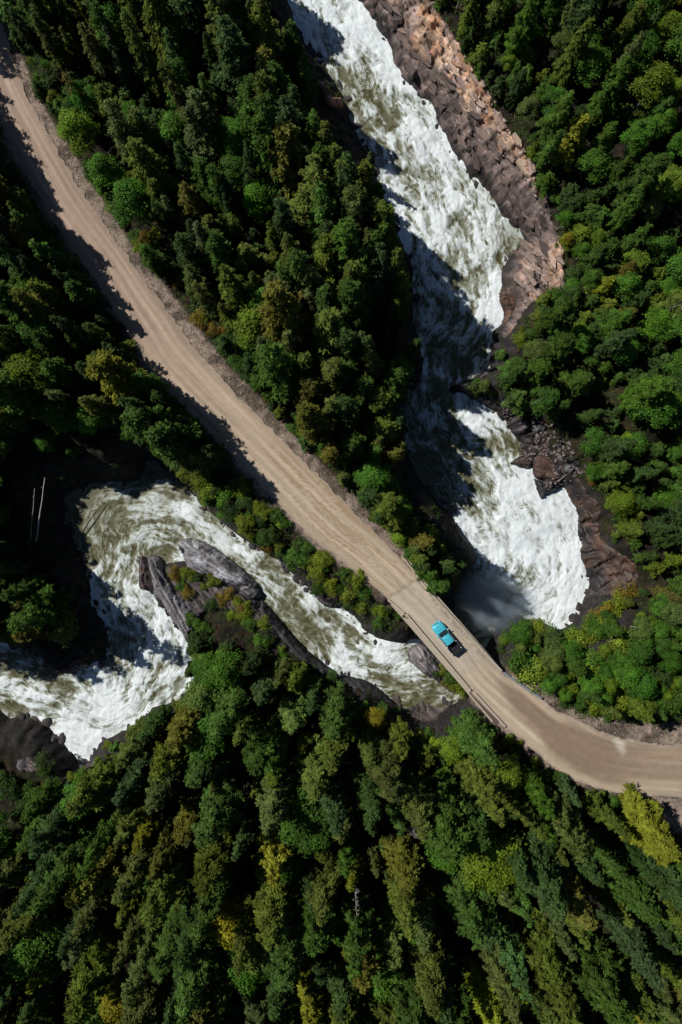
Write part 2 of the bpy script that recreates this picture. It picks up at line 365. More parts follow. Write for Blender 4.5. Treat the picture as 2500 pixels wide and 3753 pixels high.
def height_at(P):
    """height of the ground, distance from the shore (negative in the water), distance from the road"""
    dw, zs = seg_dist(P, WP[:, :2], WP[:, 2]); inw = inside(P, WP[:, :2]); dw = np.where(inw, -dw, dw)
    zp = idw(P, PLW[:, :2], PLW[:, 2], 3.0, 4.0); w = idw(P, BKP, BKV, 3.0, 1.0)
    t = np.clip(dw/w, 0, 1)
    lump = (fbm(P[:, 0]*.16, P[:, 1]*.16, 3, 4)-.5)*3.0
    prof = np.where(t < 1, 1-(1-t)**1.6, 1)
    h = zs-.35+(zp-zs+.35)*prof+lump*sstep(0, 1.2, t)
    f1, f2, cid, _, _ = worley(P[:, 0]*.5+P[:, 1]*.28, P[:, 1]*.8-P[:, 0]*.45, 4)
    h += (cid-.4)*1.1*sstep(0, .12, t)*(1-sstep(.75, 1.1, t))
    h = np.where(inw, zs-.35-np.clip(-dw, 0, 1.5), h)
    h += ((fbm(P[:, 0]*.55, P[:, 1]*.55, 61, 3)-.52)*2.2+(worley(P[:, 0]*.8, P[:, 1]*.8, 62)[2]-.5)*.7)*np.exp(-np.abs(dw)/1.1)
    dr = np.minimum(np.where(inside(P, road_a), 0, seg_dist(P, road_a)[0]), np.where(inside(P, road_b), 0, seg_dist(P, road_b)[0]))
    dr = np.minimum(dr, np.where(inside(P, berm_poly), 0, seg_dist(P, berm_poly)[0]))
    k = sstep(.3, 3.4, dr)
    h = np.where(dw < 0, h, -.12*(1-k)+h*k)
    inb = inside(P, bridge_poly) | (seg_dist(P, bridge_poly)[0] < 1.2)
    h = np.where(inb & (dr > .2), np.minimum(h, -1.9), h)
    return h, dw, dr

GX = np.arange(-84, 84.01, .42); GY = np.arange(-118, 118.01, .42)
gx, gy = np.meshgrid(GX, GY); GP = np.stack([gx.ravel(), gy.ravel()], 1)
GH, GDW, GDR = height_at(GP)
GHm = GH.reshape(gx.shape); GDWm = GDW.reshape(gx.shape); GDRm = GDR.reshape(gx.shape)
def lookup(A, x, y):
    fx = np.clip((np.asarray(x, float)-GX[0])/.42, 0, len(GX)-1.001); fy = np.clip((np.asarray(y, float)-GY[0])/.42, 0, len(GY)-1.001)
    i = fx.astype(int); j = fy.astype(int); fx = fx-i; fy = fy-j
    return (A[j, i]*(1-fx)+A[j, i+1]*fx)*(1-fy)+(A[j+1, i]*(1-fx)+A[j+1, i+1]*fx)*fy

def px_of(P, H):
    u, v = plan(P[:, 0], P[:, 1], H); return np.stack([u, v], 1)
def lerp(a, b, t): return a*(1-t[:, None])+b*t[:, None]
PXG = px_of(GP, GH)
n1 = fbm(GP[:, 0]*.35, GP[:, 1]*.35, 21, 4); n2 = fbm(GP[:, 0]*1.3, GP[:, 1]*1.3, 22, 3)
col = lerp(np.array([.016, .013, .009]), np.array([.025, .028, .011]), sstep(.4, .65, n1))
col = lerp(col, np.array([.06, .035, .022]), sstep(.58, .78, n2)*.6)
steep = sstep(1, .35, np.clip(GDW/5.5+(n1-.5)*1.2, 0, 1))*(GDW > 0)
col = lerp(col, np.array([.038, .034, .034])*(0.7+.6*n2[:, None]), steep*.85)               # bare dark rock on the banks
inber = inside(GP, berm_poly); dbe = seg_dist(GP, berm_poly)[0]
fb = np.where(inber, 1, sstep(.9, 0, dbe))
dro = np.minimum(seg_dist(GP, road_b)[0], seg_dist(GP, road_a)[0])
fb = np.maximum(fb, sstep(2.0, .3, dro+1.2*(n2-.5)*2))
fb = np.maximum(fb, inside(PXG, [(2330,2970),(2420,2930),(2700,2900),(2700,3100),(2500,3090),(2440,3050)])*1.0)
fb = np.maximum(fb, inside(PXG, [(2035,2590),(2126,2615),(2250,2640),(2400,2650),(2700,2660),(2700,2760),(2400,2730),(2200,2690)])*1.0)
fb = np.maximum(fb, inside(PXG, [(1850,2440),(1900,2400),(1980,2480),(2060,2560),(2150,2640),(2100,2640),(1980,2550)])*.9)
col = lerp(col, np.array([.285, .22, .175])*(.65+.7*n2[:, None]), fb*(.35+.65*sstep(.38, .55, fbm(GP[:, 0]*.5, GP[:, 1]*.5, 29, 4))))
GHm2 = GHm+((fbm(GP[:, 0]*1.1, GP[:, 1]*1.1, 5, 3)-.5)*.5*sstep(.2, 2.5, GDR)*(GDW > .6)).reshape(gx.shape)+(np.where(inber, .22*sstep(0, .8, dbe)*(.4+n2), 0)).reshape(gx.shape)
tv = np.stack([gx.ravel(), gy.ravel(), GHm2.ravel()], 1)
me = np_mesh('terrain', tv, grid_faces(np.ones((len(GY)-1, len(GX)-1), bool)), True, col)
terrain = tag(link('terrain', me, None, M['terrain']), 'dark forest floor and steep river banks', kind='structure')
# coarse surroundings out to the horizon, a ring outside the surveyed sheet
ang = np.linspace(0, 2*np.pi, 97)[:-1]; ring = []
for k, rr in enumerate([1.0, 1.25, 1.7, 2.6, 4.5, 8.0]):
    for a in ang:
        c, s_ = math.cos(a), math.sin(a); q = 1/max(abs(c)/82.5, abs(s_)/116.5)
        ring.append((c*q*rr, s_*q*rr, -1.0 if k == 0 else 1+k*1.5+6*math.sin(a*3+k)))
ring = np.array(ring); ring[:96, 2] = lookup(GHm2, ring[:96, 0], ring[:96, 1])-.8
F = [(k*96+i, k*96+(i+1) % 96, (k+1)*96+(i+1) % 96, (k+1)*96+i) for k in range(5) for i in range(96)]
tag(link('surrounding_hills', np_mesh('surrounding_hills', ring, np.array(F), True, np.tile([.035, .04, .02], (len(ring), 1))), None, M['terrain']), 'wooded ground beyond the river valley', kind='structure')

# ------------------------------------------------------------------ rock
def strata(x, y, ang, la, lb, amp, seed):
    a = x*math.cos(ang)+y*math.sin(ang); b = -x*math.sin(ang)+y*math.cos(ang)
    b2 = b+.5*(fbm(a*.25, b*.25, seed, 3)-.5)*2
    h = 0; shade = 0
    for i, (s, w) in enumerate(((1.0, 1.0), (.38, .3))):
        f1, f2, cid, dx, dy = worley(a/(la*s), b2/(lb*s), seed+i*7)
        h = h+amp*w*((cid-.5)*1.25+dy*.22*(cid-.3)+dx*.8*(cid-.45)-.8*sstep(.10, .0, f2-f1)); shade = shade+w*(cid-.5)
    h = h+amp*.5*(fbm(a*.5, b*3.0, seed+3, 3)-.5)
    q_ = b2/.95+.35*fbm(a*.15, b*.3, seed+31, 2)*3; q_ = q_-np.floor(q_); h = h+amp*.9*(sstep(.0, .8, q_)-sstep(.86, 1.0, q_)-.4)
    shade = shade+1.5*(fbm(a*.13, b*1.5, seed+19, 3)-.5)+.9*(fbm(a*.3, b*4.0, seed+23, 2)-.5)
    return h, shade, a, b
def poly_rock(name, px, zfun, top, edge, ang, la, lb, amp, colfun, step=.2, seed=1, mat='rock', parent=None, skirt=1.2, sheet=False, shape=.7):
    """a rock with the outline px (photo plan); zfun = ground or water height under it; sides drop below that"""
    px = np.array(px, float); c = px.mean(0)
    def zf(P): return zfun(P) if callable(zfun) else np.full(len(P), float(zfun))
    w = np.array([at(u, v, 0)[:2] for u, v in px])
    for _ in range(2):                                              # outline at its own height
        zz = zf(w)+(0 if sheet else top*.35); w = np.array([at(u, v, z)[:2] for (u, v), z in zip(px, zz)])
    w = catmull(np.vstack([w, w[:1]]), step*2)[:-1]
    lo = w.min(0)-1; hi = w.max(0)+1
    X, Y = np.meshgrid(np.arange(lo[0], hi[0], step), np.arange(lo[1], hi[1], step)); P = np.stack([X.ravel(), Y.ravel()], 1)
    d = seg_dist(P, w)[0]+.35*(fbm(P[:, 0]*1.3, P[:, 1]*1.3, seed+8, 3)-.5); d = np.where(inside(P, w), d, -d)
    st, sh, a, b = strata(P[:, 0], P[:, 1], ang, la, lb, amp, seed)
    base = zf(P)
    if sheet: Z = base+top*sstep(-.3, edge, d)+st*sstep(-.1, edge, d)*(.72+.28*sstep(3.2, 6.0, seg_dist(P, WP[:, :2])[0]))-skirt*sstep(.3, -.6, d)
    else:
        Z = base+top*np.clip(d/edge, 0, 1)**shape+st*sstep(-.1, edge*.5, d)+top*.3*(fbm(P[:, 0]*.3, P[:, 1]*.3, seed+2, 2)-.5)*sstep(0, edge, d)
        tq = (Z-base)/.42+.25*b; tf = tq-np.floor(tq); Z = Z+.42*(sstep(.5, .95, tf)-tf)*.75*sstep(0, .4, d)
        Z = np.where(d < 0, base-skirt*np.clip(-d/.3, 0, 1), Z)
    ok = (d > -.5).reshape(X.shape); m = ok[:-1, :-1] & ok[1:, :-1] & ok[:-1, 1:] & ok[1:, 1:]
    C = colfun(P, d, sh, Z); V = np.stack([P[:, 0], P[:, 1], Z], 1)
    Fq = grid_faces(m); V, Fq, C, U = compact(V, Fq, C, np.stack([a, b], 1))
    org = np.array([V[:, 0].mean(), V[:, 1].mean(), V[:, 2].min()])
    me = np_mesh(name, V-org, Fq, False, C, uv=U)
    o = link(name, me, parent, M[mat]); o.location = org; return o
def gz(P): return lookup(GHm, P[:, 0], P[:, 1])
def wz(P): return water_z(P)
ST = R(-54.8)
def col_tan(P, d, sh, Z):
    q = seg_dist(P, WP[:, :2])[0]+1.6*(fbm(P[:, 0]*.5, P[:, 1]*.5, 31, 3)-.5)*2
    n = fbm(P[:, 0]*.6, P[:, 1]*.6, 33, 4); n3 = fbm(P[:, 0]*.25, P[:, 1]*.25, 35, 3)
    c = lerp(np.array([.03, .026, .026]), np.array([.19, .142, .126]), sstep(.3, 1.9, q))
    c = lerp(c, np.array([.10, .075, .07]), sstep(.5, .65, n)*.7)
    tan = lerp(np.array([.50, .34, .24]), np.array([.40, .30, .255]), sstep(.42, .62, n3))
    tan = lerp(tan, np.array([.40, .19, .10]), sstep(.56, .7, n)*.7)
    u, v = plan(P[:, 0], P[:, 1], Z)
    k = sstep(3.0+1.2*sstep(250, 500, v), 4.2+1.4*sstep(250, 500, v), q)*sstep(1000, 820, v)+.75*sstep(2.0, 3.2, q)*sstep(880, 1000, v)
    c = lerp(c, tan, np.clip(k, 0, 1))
    return c*np.clip(1+.8*sh, .3, 1.8)[:, None]
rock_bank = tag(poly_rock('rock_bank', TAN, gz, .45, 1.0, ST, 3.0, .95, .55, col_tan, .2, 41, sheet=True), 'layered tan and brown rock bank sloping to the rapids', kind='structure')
def col_brown(P, d, sh, Z):
    q = seg_dist(P, WP[:, :2])[0]; n = fbm(P[:, 0]*.5, P[:, 1]*.5, 36, 4)
    c = lerp(np.array([.018, .015, .015]), np.array([.07, .042, .032]), sstep(.8, 3.5, q+2*(n-.5)))
    c = lerp(c, np.array([.12, .06, .035]), sstep(.53, .7, n)*.6)
    return c*np.clip(1+.5*sh, .4, 1.6)[:, None]
tag(poly_rock('wet_rock_bank', BROWN, gz, .45, 1.0, R(-58), 2.2, .5, .4, col_brown, .22, 51, 'wetrock', sheet=True), 'dark wet brown rock slope beside the white chute', kind='structure')
def col_const(c, seed=0, v2=None):
    c = np.array(c, float)
    def f(P, d, sh, Z):
        n = fbm(P[:, 0]*.7, P[:, 1]*.7, seed+60, 4)
        k = np.tile(c, (len(P), 1)) if v2 is None else lerp(c, np.array(v2, float), sstep(.42, .62, n))
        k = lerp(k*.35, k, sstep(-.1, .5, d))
        return k*np.clip(1+.85*sh, .3, 1.9)[:, None]*(0.7+.6*n[:, None])
    return f
SL = dict(colfun=None)
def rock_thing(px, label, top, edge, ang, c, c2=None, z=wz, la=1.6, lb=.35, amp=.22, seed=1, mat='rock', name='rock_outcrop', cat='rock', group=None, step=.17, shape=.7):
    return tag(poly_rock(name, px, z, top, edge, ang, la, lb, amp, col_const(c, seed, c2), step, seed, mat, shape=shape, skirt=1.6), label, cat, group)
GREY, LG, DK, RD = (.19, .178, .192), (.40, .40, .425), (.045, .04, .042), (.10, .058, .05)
rock_thing([(646,1991),(660,1978),(700,1974),(757,1991),(800,2020),(837,2046),(880,2080),(915,2112),(935,2140),(905,2165),(850,2150),(800,2138),(750,2115),(705,2098),(685,2085),(672,2050),(668,2020),(655,2010)],
    'pale grey slate ridge along the rapids on the wooded rock point', 3.2, 1.5, R(-33), LG, GREY, la=2.4, lb=.4, amp=.32, seed=71)
rock_thing([(598,2075),(690,2080),(760,2110),(820,2140),(900,2165),(950,2205),(985,2265),(960,2300),(900,2270),(830,2250),(770,2245),(730,2275),(690,2225),(640,2165),(612,2115)], 'low cracked slate middle of the wooded rock point under bushes', 2.3, 1.3, R(-42), (.13, .115, .115), (.085, .07, .06), la=2.4, lb=.5, amp=.4, seed=90)
rock_thing([(905,2120),(930,2125),(955,2160),(958,2185),(930,2200),(890,2195),(870,2170),(880,2140)], 'dark blocky slate knob at the shoulder of the wooded rock point', 2.2, .9, R(-33), GREY, DK, la=1.2, lb=.5, amp=.4, seed=72)
rock_thing([(508,2048),(520,2036),(535,2050),(548,2090),(552,2130),(548,2160),(525,2164),(508,2155),(505,2110)], 'wet reddish slate rib with a pothole at the tip of the point', 1.6, .7, R(-75), RD, DK, la=1.6, lb=.3, seed=73, mat='wetrock')
rock_thing([(535,2048),(555,2036),(585,2045),(604,2080),(625,2120),(660,2170),(705,2220),(730,2270),(722,2320),(692,2350),(660,2320),(625,2270),(590,2215),(560,2180),(548,2130)],
    'long grey striated slate slab dipping into the white water at the point', 3.0, 1.7, R(-60), (.24, .225, .24), (.15, .14, .15), la=2.6, lb=.34, amp=.3, seed=74)
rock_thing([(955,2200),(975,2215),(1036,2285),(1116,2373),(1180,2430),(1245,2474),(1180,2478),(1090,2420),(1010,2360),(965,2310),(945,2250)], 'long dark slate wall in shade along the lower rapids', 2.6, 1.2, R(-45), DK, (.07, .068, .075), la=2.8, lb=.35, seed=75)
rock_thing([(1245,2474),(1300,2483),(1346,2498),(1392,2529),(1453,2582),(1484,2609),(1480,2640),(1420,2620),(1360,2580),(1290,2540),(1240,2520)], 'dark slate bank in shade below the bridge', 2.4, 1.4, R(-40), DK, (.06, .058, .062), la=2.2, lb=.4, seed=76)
rock_thing([(1490,2612),(1560,2606),(1640,2598),(1690,2600),(1700,2630),(1650,2662),(1580,2682),(1510,2660)], 'brown-grey broken ledge under the wing wall of the bridge', 1.6, 1.2, R(-20), (.15, .115, .105), (.09, .075, .075), z=gz, la=1.4, lb=.4, amp=.4, seed=88)
rock_thing([(1497,2392),(1515,2372),(1545,2362),(1580,2378),(1610,2410),(1640,2450),(1690,2520),(1680,2550),(1650,2540),(1600,2500),(1560,2478),(1525,2448),(1500,2420)],
    'rounded grey slate outcrop with curved layers next to the bridge', 3.6, 2.0, R(-48), (.25, .225, .23), (.09, .08, .085), la=2.0, lb=.3, amp=.34, seed=77)
rock_thing([(757,1868),(690,1795),(640,1745),(660,1740),(720,1790),(790,1860),(860,1915),(900,1950),(895,1978),(837,1935)], 'grey pebbly rock ledge on the roadside bank of the lower rapids', 1.8, 1.1, R(-42), (.13, .11, .115), (.07, .06, .06), la=1.2, lb=.35, seed=78)
rock_thing([(1020,2055),(1060,2070),(1130,2130),(1200,2175),(1250,2190),(1255,2226),(1188,2222),(1132,2158),(1060,2095)], 'dark purple slate ledge with sharp nose on the roadside bank', 2.0, 1.2, R(-42), (.09, .075, .085), (.05, .045, .05), la=2.2, lb=.35, seed=79)
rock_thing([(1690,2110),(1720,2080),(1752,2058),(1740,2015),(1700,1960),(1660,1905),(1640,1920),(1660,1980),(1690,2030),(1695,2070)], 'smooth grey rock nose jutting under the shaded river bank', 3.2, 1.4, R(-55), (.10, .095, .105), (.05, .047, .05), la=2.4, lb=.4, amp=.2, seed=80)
rock_thing([(140,2360),(190,2350),(250,2370),(300,2410),(330,2440),(270,2468),(231,2470),(185,2455),(150,2410)], 'reddish and grey split rock on the inside of the river bend', 2.2, 1.3, R(-35), (.20, .13, .095), GREY, la=1.6, lb=.3, amp=.35, seed=81)
rock_thing([(0,2640),(60,2640),(130,2655),(190,2690),(240,2740),(200,2770),(140,2760),(60,2760),(-40,2800),(-60,2700)], 'broad dark slate shelf below the lowest rapids', 1.8, 1.6, R(-30), GREY, DK, la=2.0, lb=.4, seed=82)
rock_thing([(60,2790),(110,2778),(170,2800),(165,2825),(110,2835),(60,2822)], 'small pinkish grey slab below the dark slate shelf', .9, .8, R(-25), (.17, .13, .12), (.09, .085, .09), z=gz, la=1.4, lb=.35, seed=83)
rock_thing([(230,2800),(260,2775),(305,2798),(345,2785),(340,2820),(300,2850),(250,2850)], 'brownish boulder at the foot of the lowest rapids', 1.8, 1.0, R(-10), (.17, .12, .11), GREY, z=gz, la=1.0, lb=.5, seed=84)
rock_thing([(1187,345),(1215,355),(1255,360),(1258,385),(1230,392),(1195,378)], 'lone tan rock catching sun on the shaded bank of the rapids', 1.6, .7, R(-20), (.42, .24, .17), (.3, .17, .12), z=gz, seed=85)
# boulders under the wooded slope beside the chute
BB = [([(1952,1715),(1955,1680),(1965,1655),(1990,1640),(2020,1660),(2055,1680),(2065,1730),(2062,1755),(2040,1768),(2000,1762),(1965,1750)], 'big flat brown boulder spattered white beside the chute', (.135, .085, .065), (.09, .055, .045), 2.6),
      ([(1957,1752),(1980,1758),(2010,1768),(2045,1765),(2058,1775),(2040,1795),(2005,1812),(1985,1830),(1972,1800)], 'wet black pointed boulder dipping into the chute', (.03, .028, .03), (.05, .05, .055), 1.5),
      ([(1868,1700),(1890,1680),(1925,1668),(1948,1680),(1950,1715),(1920,1718),(1890,1708)], 'dark brown wedge boulder with foam at its foot', (.04, .028, .025), (.06, .04, .036), 1.4),
      ([(1873,1555),(1885,1525),(1915,1520),(1938,1535),(1945,1570),(1915,1592),(1885,1588)], 'round purple-grey boulder at the upper edge of the boulder pile', (.10, .085, .09), (.07, .058, .06), 1.8),
      ([(1950,1575),(1975,1555),(2000,1558),(2005,1575),(1980,1592),(1958,1592)], 'blue-grey slab boulder beside the rubble of the boulder pile', (.13, .13, .145), (.09, .09, .1), 1.0),
      ([(1915,1600),(1945,1605),(1962,1615),(1960,1630),(1925,1622)], 'thin dark slab lying in front of the round purple boulder', (.045, .036, .035), (.06, .05, .05), .9),
      ([(1908,1582),(1945,1580),(1955,1600),(1925,1602)], 'small brown slab tucked under the round purple boulder', (.07, .05, .045), None, .8),
      ([(2067,1700),(2090,1698),(2108,1708),(2108,1728),(2090,1742),(2070,1735)], 'light grey faceted boulder next to the big flat brown one', (.24, .23, .235), (.12, .115, .12), 1.2),
      ([(2070,1685),(2085,1672),(2110,1678),(2130,1690),(2128,1708),(2100,1700)], 'dark charcoal block behind the light grey faceted boulder', (.04, .037, .038), None, 1.3),
      ([(2036,1662),(2050,1658),(2068,1680),(2060,1690),(2045,1680)], 'pale tilted stone leaning on the big flat brown boulder', (.26, .22, .2), None, .8),
      ([(1995,1630),(2010,1620),(2022,1628),(2010,1645),(1998,1646)], 'brown angular block at the head of the big flat boulder', (.14, .095, .075), None, .8),
      ([(1905,1635),(1940,1625),(1958,1640),(1955,1665),(1925,1668),(1905,1655)], 'wet brown sheet of rock washed by spray', (.10, .065, .045), (.06, .04, .03), .5),
      ([(1835,1195),(1850,1150),(1832,1100),(1838,1055),(1862,1060),(1895,1100),(1890,1140),(1870,1190)], 'rust-brown rounded boulder at the lower end of the tan bank', (.17, .095, .065), (.1, .06, .045), 2.2),
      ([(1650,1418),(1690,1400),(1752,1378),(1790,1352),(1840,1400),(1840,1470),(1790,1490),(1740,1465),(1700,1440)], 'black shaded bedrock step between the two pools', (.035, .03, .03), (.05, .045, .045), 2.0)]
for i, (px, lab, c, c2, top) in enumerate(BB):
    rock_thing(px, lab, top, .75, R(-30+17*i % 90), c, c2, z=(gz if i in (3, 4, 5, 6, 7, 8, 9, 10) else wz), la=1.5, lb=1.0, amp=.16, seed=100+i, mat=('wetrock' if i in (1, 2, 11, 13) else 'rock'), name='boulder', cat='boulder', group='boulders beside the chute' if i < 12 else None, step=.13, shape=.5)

def stone_mesh(k, flat=.5):
    bm = bmesh.new(); bmesh.ops.create_icosphere(bm, subdivisions=1, radius=.5)
    r_ = random.Random(k)
    for v in bm.verts:
        v.co *= r_.uniform(.7, 1.2); v.co.x *= 1.35; v.co.z *= flat
    g = r_.uniform(.75, 1.25)
    me = bpy.data.meshes.new('stone'); bm.to_mesh(me); bm.free()
    return me
def slab_mesh(k, pal=((.50, .34, .245), (.42, .31, .255), (.54, .40, .30), (.43, .25, .16), (.30, .225, .195))):
    r_ = random.Random(k); n = r_.choice([4, 5, 6]); a0 = r_.random()*6
    top = [];
    for i in range(n):
        a = a0+2*math.pi*(i+r_.uniform(-.22, .22))/n; q = r_.uniform(.42, .6)
        top.append((math.cos(a)*q*1.5, math.sin(a)*q*.8))
    t = r_.uniform(.12, .24); dx = r_.uniform(-.25, .25)
    V = [(x, y, -t) for x, y in top]+[(x*.93, y*.93, t+dx*x) for x, y in top]
    F = [tuple(range(n-1, -1, -1)), tuple(range(n, 2*n))]+[(i, (i+1) % n, n+(i+1) % n, n+i) for i in range(n)]
    me = bpy.data.meshes.new('rock_slab'); me.from_pydata(V, [], F); me.update()
    c = r_.choice(pal)
    a = me.color_attributes.new('Col', 'FLOAT_COLOR', 'POINT')
    for d in a.data: d.color = (*c, 1)
    me.materials.append(M['stone']); return me
shore_meshes = []
for k in range(7):
    bm = bmesh.new(); bmesh.ops.create_icosphere(bm, subdivisions=2, radius=.6); q_ = random.Random(k+50); off = [Vector((q_.uniform(-1, 1), q_.uniform(-1, 1), q_.uniform(-1, 1))).normalized() for _ in range(9)]
    for v in bm.verts:
        for o_ in off:
            d_ = v.co.dot(o_)-.42
            if d_ > 0: v.co -= o_*d_*.9
        v.co.x *= 1.5; v.co.z *= .75
    me = bpy.data.meshes.new('shore_rock'); bm.to_mesh(me); bm.free()
    a = me.color_attributes.new('Col', 'FLOAT_COLOR', 'POINT'); c_ = q_.choice([(.05, .045, .045), (.07, .06, .06), (.09, .075, .07), (.04, .036, .036)])
    for d in a.data: d.color = (*c_, 1)
    me.materials.append(M['stone']); shore_meshes.append(me)
def shore_rocks(line, n_, label, group, smin=.6, smax=1.7, kr=None):
    L_ = np.array([at(u, v, z) for (u, v), z in zip(line, zpx(line))]); arc = np.concatenate([[0], np.cumsum(np.linalg.norm(np.diff(L_[:, :2], axis=0), axis=1))])
    q_ = random.Random(n_)
    for k in range(n_):
        t = q_.uniform(0, arc[-1]); p = np.array([np.interp(t, arc, L_[:, j]) for j in range(3)]); s = q_.uniform(smin, smax)*q_.uniform(.6, 1)
        o = bpy.data.objects.new('shore_rock', shore_meshes[q_.randrange(7)]); COL.objects.link(o); o.location = (p[0]+q_.gauss(0, .45), p[1]+q_.gauss(0, .45), p[2]-.1); o.scale = (s*q_.uniform(.8, 1.5), s, s)
        o.rotation_euler = (q_.gauss(0, .2), q_.gauss(0, .2), ST+q_.gauss(0, .5)); tag(o, label, 'rock', group)
shore_rocks(WEST[3:26], 46, 'dark wet rock at the foot of the shaded bank of the upper rapids', 'rocks along the shaded bank of the upper rapids')
shore_rocks(WEST[36:50], 34, 'dark rock at the waterline of the roadside bank', 'rocks along the roadside bank of the lower rapids', .5, 1.4)
shore_rocks(WEST[50:71], 44, 'dark rock at the waterline inside the river bend', 'rocks along the inner bank of the river bend')
shore_rocks(EAST[1:15], 34, 'dark rock at the waterline below the forest beside the lowest rapids', 'rocks along the forest bank of the lowest rapids', .6, 2.0)
shore_rocks(EAST[31:42], 24, 'dark rock at the waterline of the forest bank below the bridge', 'rocks along the forest bank below the bridge', .6, 1.6)
shore_rocks(EAST[44:56], 30, 'dark wet rock on the rim of the plunge pool', 'rocks on the rim of the plunge pool', .6, 1.8)
shore_rocks(TAN[1:18], 50, 'black wet rock lapped by foam along the tan bank', 'wet rocks along the tan bank', .4, 1.1)
slabs = [slab_mesh(200+i) for i in range(14)]; low_slabs = [slab_mesh(240+i, [(.19, .142, .126), (.14, .105, .095), (.23, .17, .145), (.10, .078, .072)]) for i in range(8)]
r_ = random.Random(5); cnt = 0; bank_top = rock_bank.matrix_world
dg = rock_bank.data; bv = np.empty(len(dg.vertices)*3, np.float32); dg.vertices.foreach_get('co', bv); bv = bv.reshape(-1, 3)+np.array(rock_bank.location)
bu, bvv = plan(bv[:, 0], bv[:, 1], bv[:, 2]); bq = seg_dist(bv[:, :2], WP[:, :2])[0]
dens = sstep(3.4, 5.4, bq)*(bvv < 800)*(.15+sstep(150, 350, bvv))+.35*sstep(1.2, 2.5, bq)*(bvv > 900)
low = sstep(.6, 1.4, bq)*sstep(5.2, 3.4, bq)*(bvv < 1000)
pick = list(rng.choice(len(bv), 175, replace=False, p=dens/dens.sum())); lows = set(rng.choice(len(bv), 120, replace=False, p=low/low.sum()).tolist())
for i in pick+list(lows):
    o = bpy.data.objects.new('rock_slab', low_slabs[r_.randrange(8)] if i in lows else slabs[r_.randrange(14)]); COL.objects.link(o); o.parent = rock_bank
    o.location = Vector(bv[i])-rock_bank.location+Vector((0, 0, .12)); s = r_.choice([.4, .5, .6, .8, 1.0, 1.3, 1.8])
    s = s*1.35 if i in lows else s; o.scale = (s*r_.uniform(1.0, 1.9), s*.8, s*(.6 if i in lows else .8)); o.rotation_euler = (r_.gauss(0, .2), r_.gauss(0, .16), ST+r_.gauss(0, .2))

def scatter_stones(name, P, Z, sizes, cols, label):
    """one object of small stones that nobody could count"""
    base = [stone_mesh(300+i, .55) for i in range(6)]; VV = []; FF = []; CC = []; off = 0
    bd = []
    for b in base:
        v = np.empty(len(b.vertices)*3, np.float32); b.vertices.foreach_get('co', v); bd.append((v.reshape(-1, 3), np.array([p.vertices[:] for p in b.polygons]))); bpy.data.meshes.remove(b)
    for p, z, s, c in zip(P, Z, sizes, cols):
        v, f = bd[random.randrange(6)]; a = random.random()*6.3; cs, sn = math.cos(a), math.sin(a)
        w = v*s; VV.append(np.stack([w[:, 0]*cs-w[:, 1]*sn+p[0], w[:, 0]*sn+w[:, 1]*cs+p[1], w[:, 2]+z], 1)); FF.append(f+off); off += len(v); CC.append(np.tile(c, (len(v), 1)))
    return tag(link(name, np_mesh(name, np.vstack(VV), np.vstack(FF), False, np.vstack(CC)), None, M['stone']), label, 'gravel', kind='stuff')
cand = GP[(fb > .5) & (GDW > .5)]; cand = cand[rng.choice(len(cand), 5200)]+rng.uniform(-.3, .3, (5200, 2))
cand = cand[~inside(cand, road_a) & ~inside(cand, road_b) & ~inside(cand, bridge_poly)]
scatter_stones('gravel', cand, lookup(GHm2, cand[:, 0], cand[:, 1])+.02, rng.uniform(.08, .2, len(cand))*(1+1.3*(rng.random(len(cand)) < .08)), np.array([.31, .24, .195])*rng.uniform(.5, 1.5, (len(cand), 1)), 'loose pinkish gravel and stones along the road berm')
cb = GP[inside(PXG, BOULD) & (GDW > .3)]; cb = cb[rng.choice(len(cb), 420)]+rng.uniform(-.3, .3, (420, 2))
scatter_stones('rubble', cb, lookup(GHm2, cb[:, 0], cb[:, 1])+.05, rng.uniform(.25, .8, 420), np.array([.15, .12, .115])*rng.uniform(.4, 1.6, (420, 1)), 'broken rubble between the boulders beside the chute')

# ------------------------------------------------------------------ water
cl = np.vstack([catmull([at(u, v, 0)[:2]*1.06 for u, v in UP_RIVER], 1.5), catmull([at(u, v, 0)[:2]*1.09 for u, v in LOW_RIVER], 1.5)])
ct = np.gradient(cl, axis=0); ct /= np.linalg.norm(ct, axis=1)[:, None]+1e-9
WS = .2
wx = np.arange(WP[:, 0].min()-1, WP[:, 0].max()+1, WS); wx = wx[(wx > -76) & (wx < 76)]
wy = np.arange(WP[:, 1].min()-1, WP[:, 1].max()+1, WS); wy = wy[(wy > -112) & (wy < 112)]
X, Y = np.meshgrid(wx, wy); P = np.stack([X.ravel(), Y.ravel()], 1)
near = lookup(GDWm, P[:, 0], P[:, 1]) < 1.3; idx = np.nonzero(near)[0]; Q = P[idx]
fgx = np.arange(-80, 80.1, 1.0); fgy = np.arange(-116, 116.1, 1.0); FX, FY = np.meshgrid(fgx, fgy)
FV = idw(np.stack([FX.ravel(), FY.ravel()], 1), cl, ct, 3.0, 2.0); FV /= np.linalg.norm(FV, axis=1)[:, None]+1e-6
FVx = FV[:, 0].reshape(FX.shape); FVy = FV[:, 1].reshape(FX.shape)
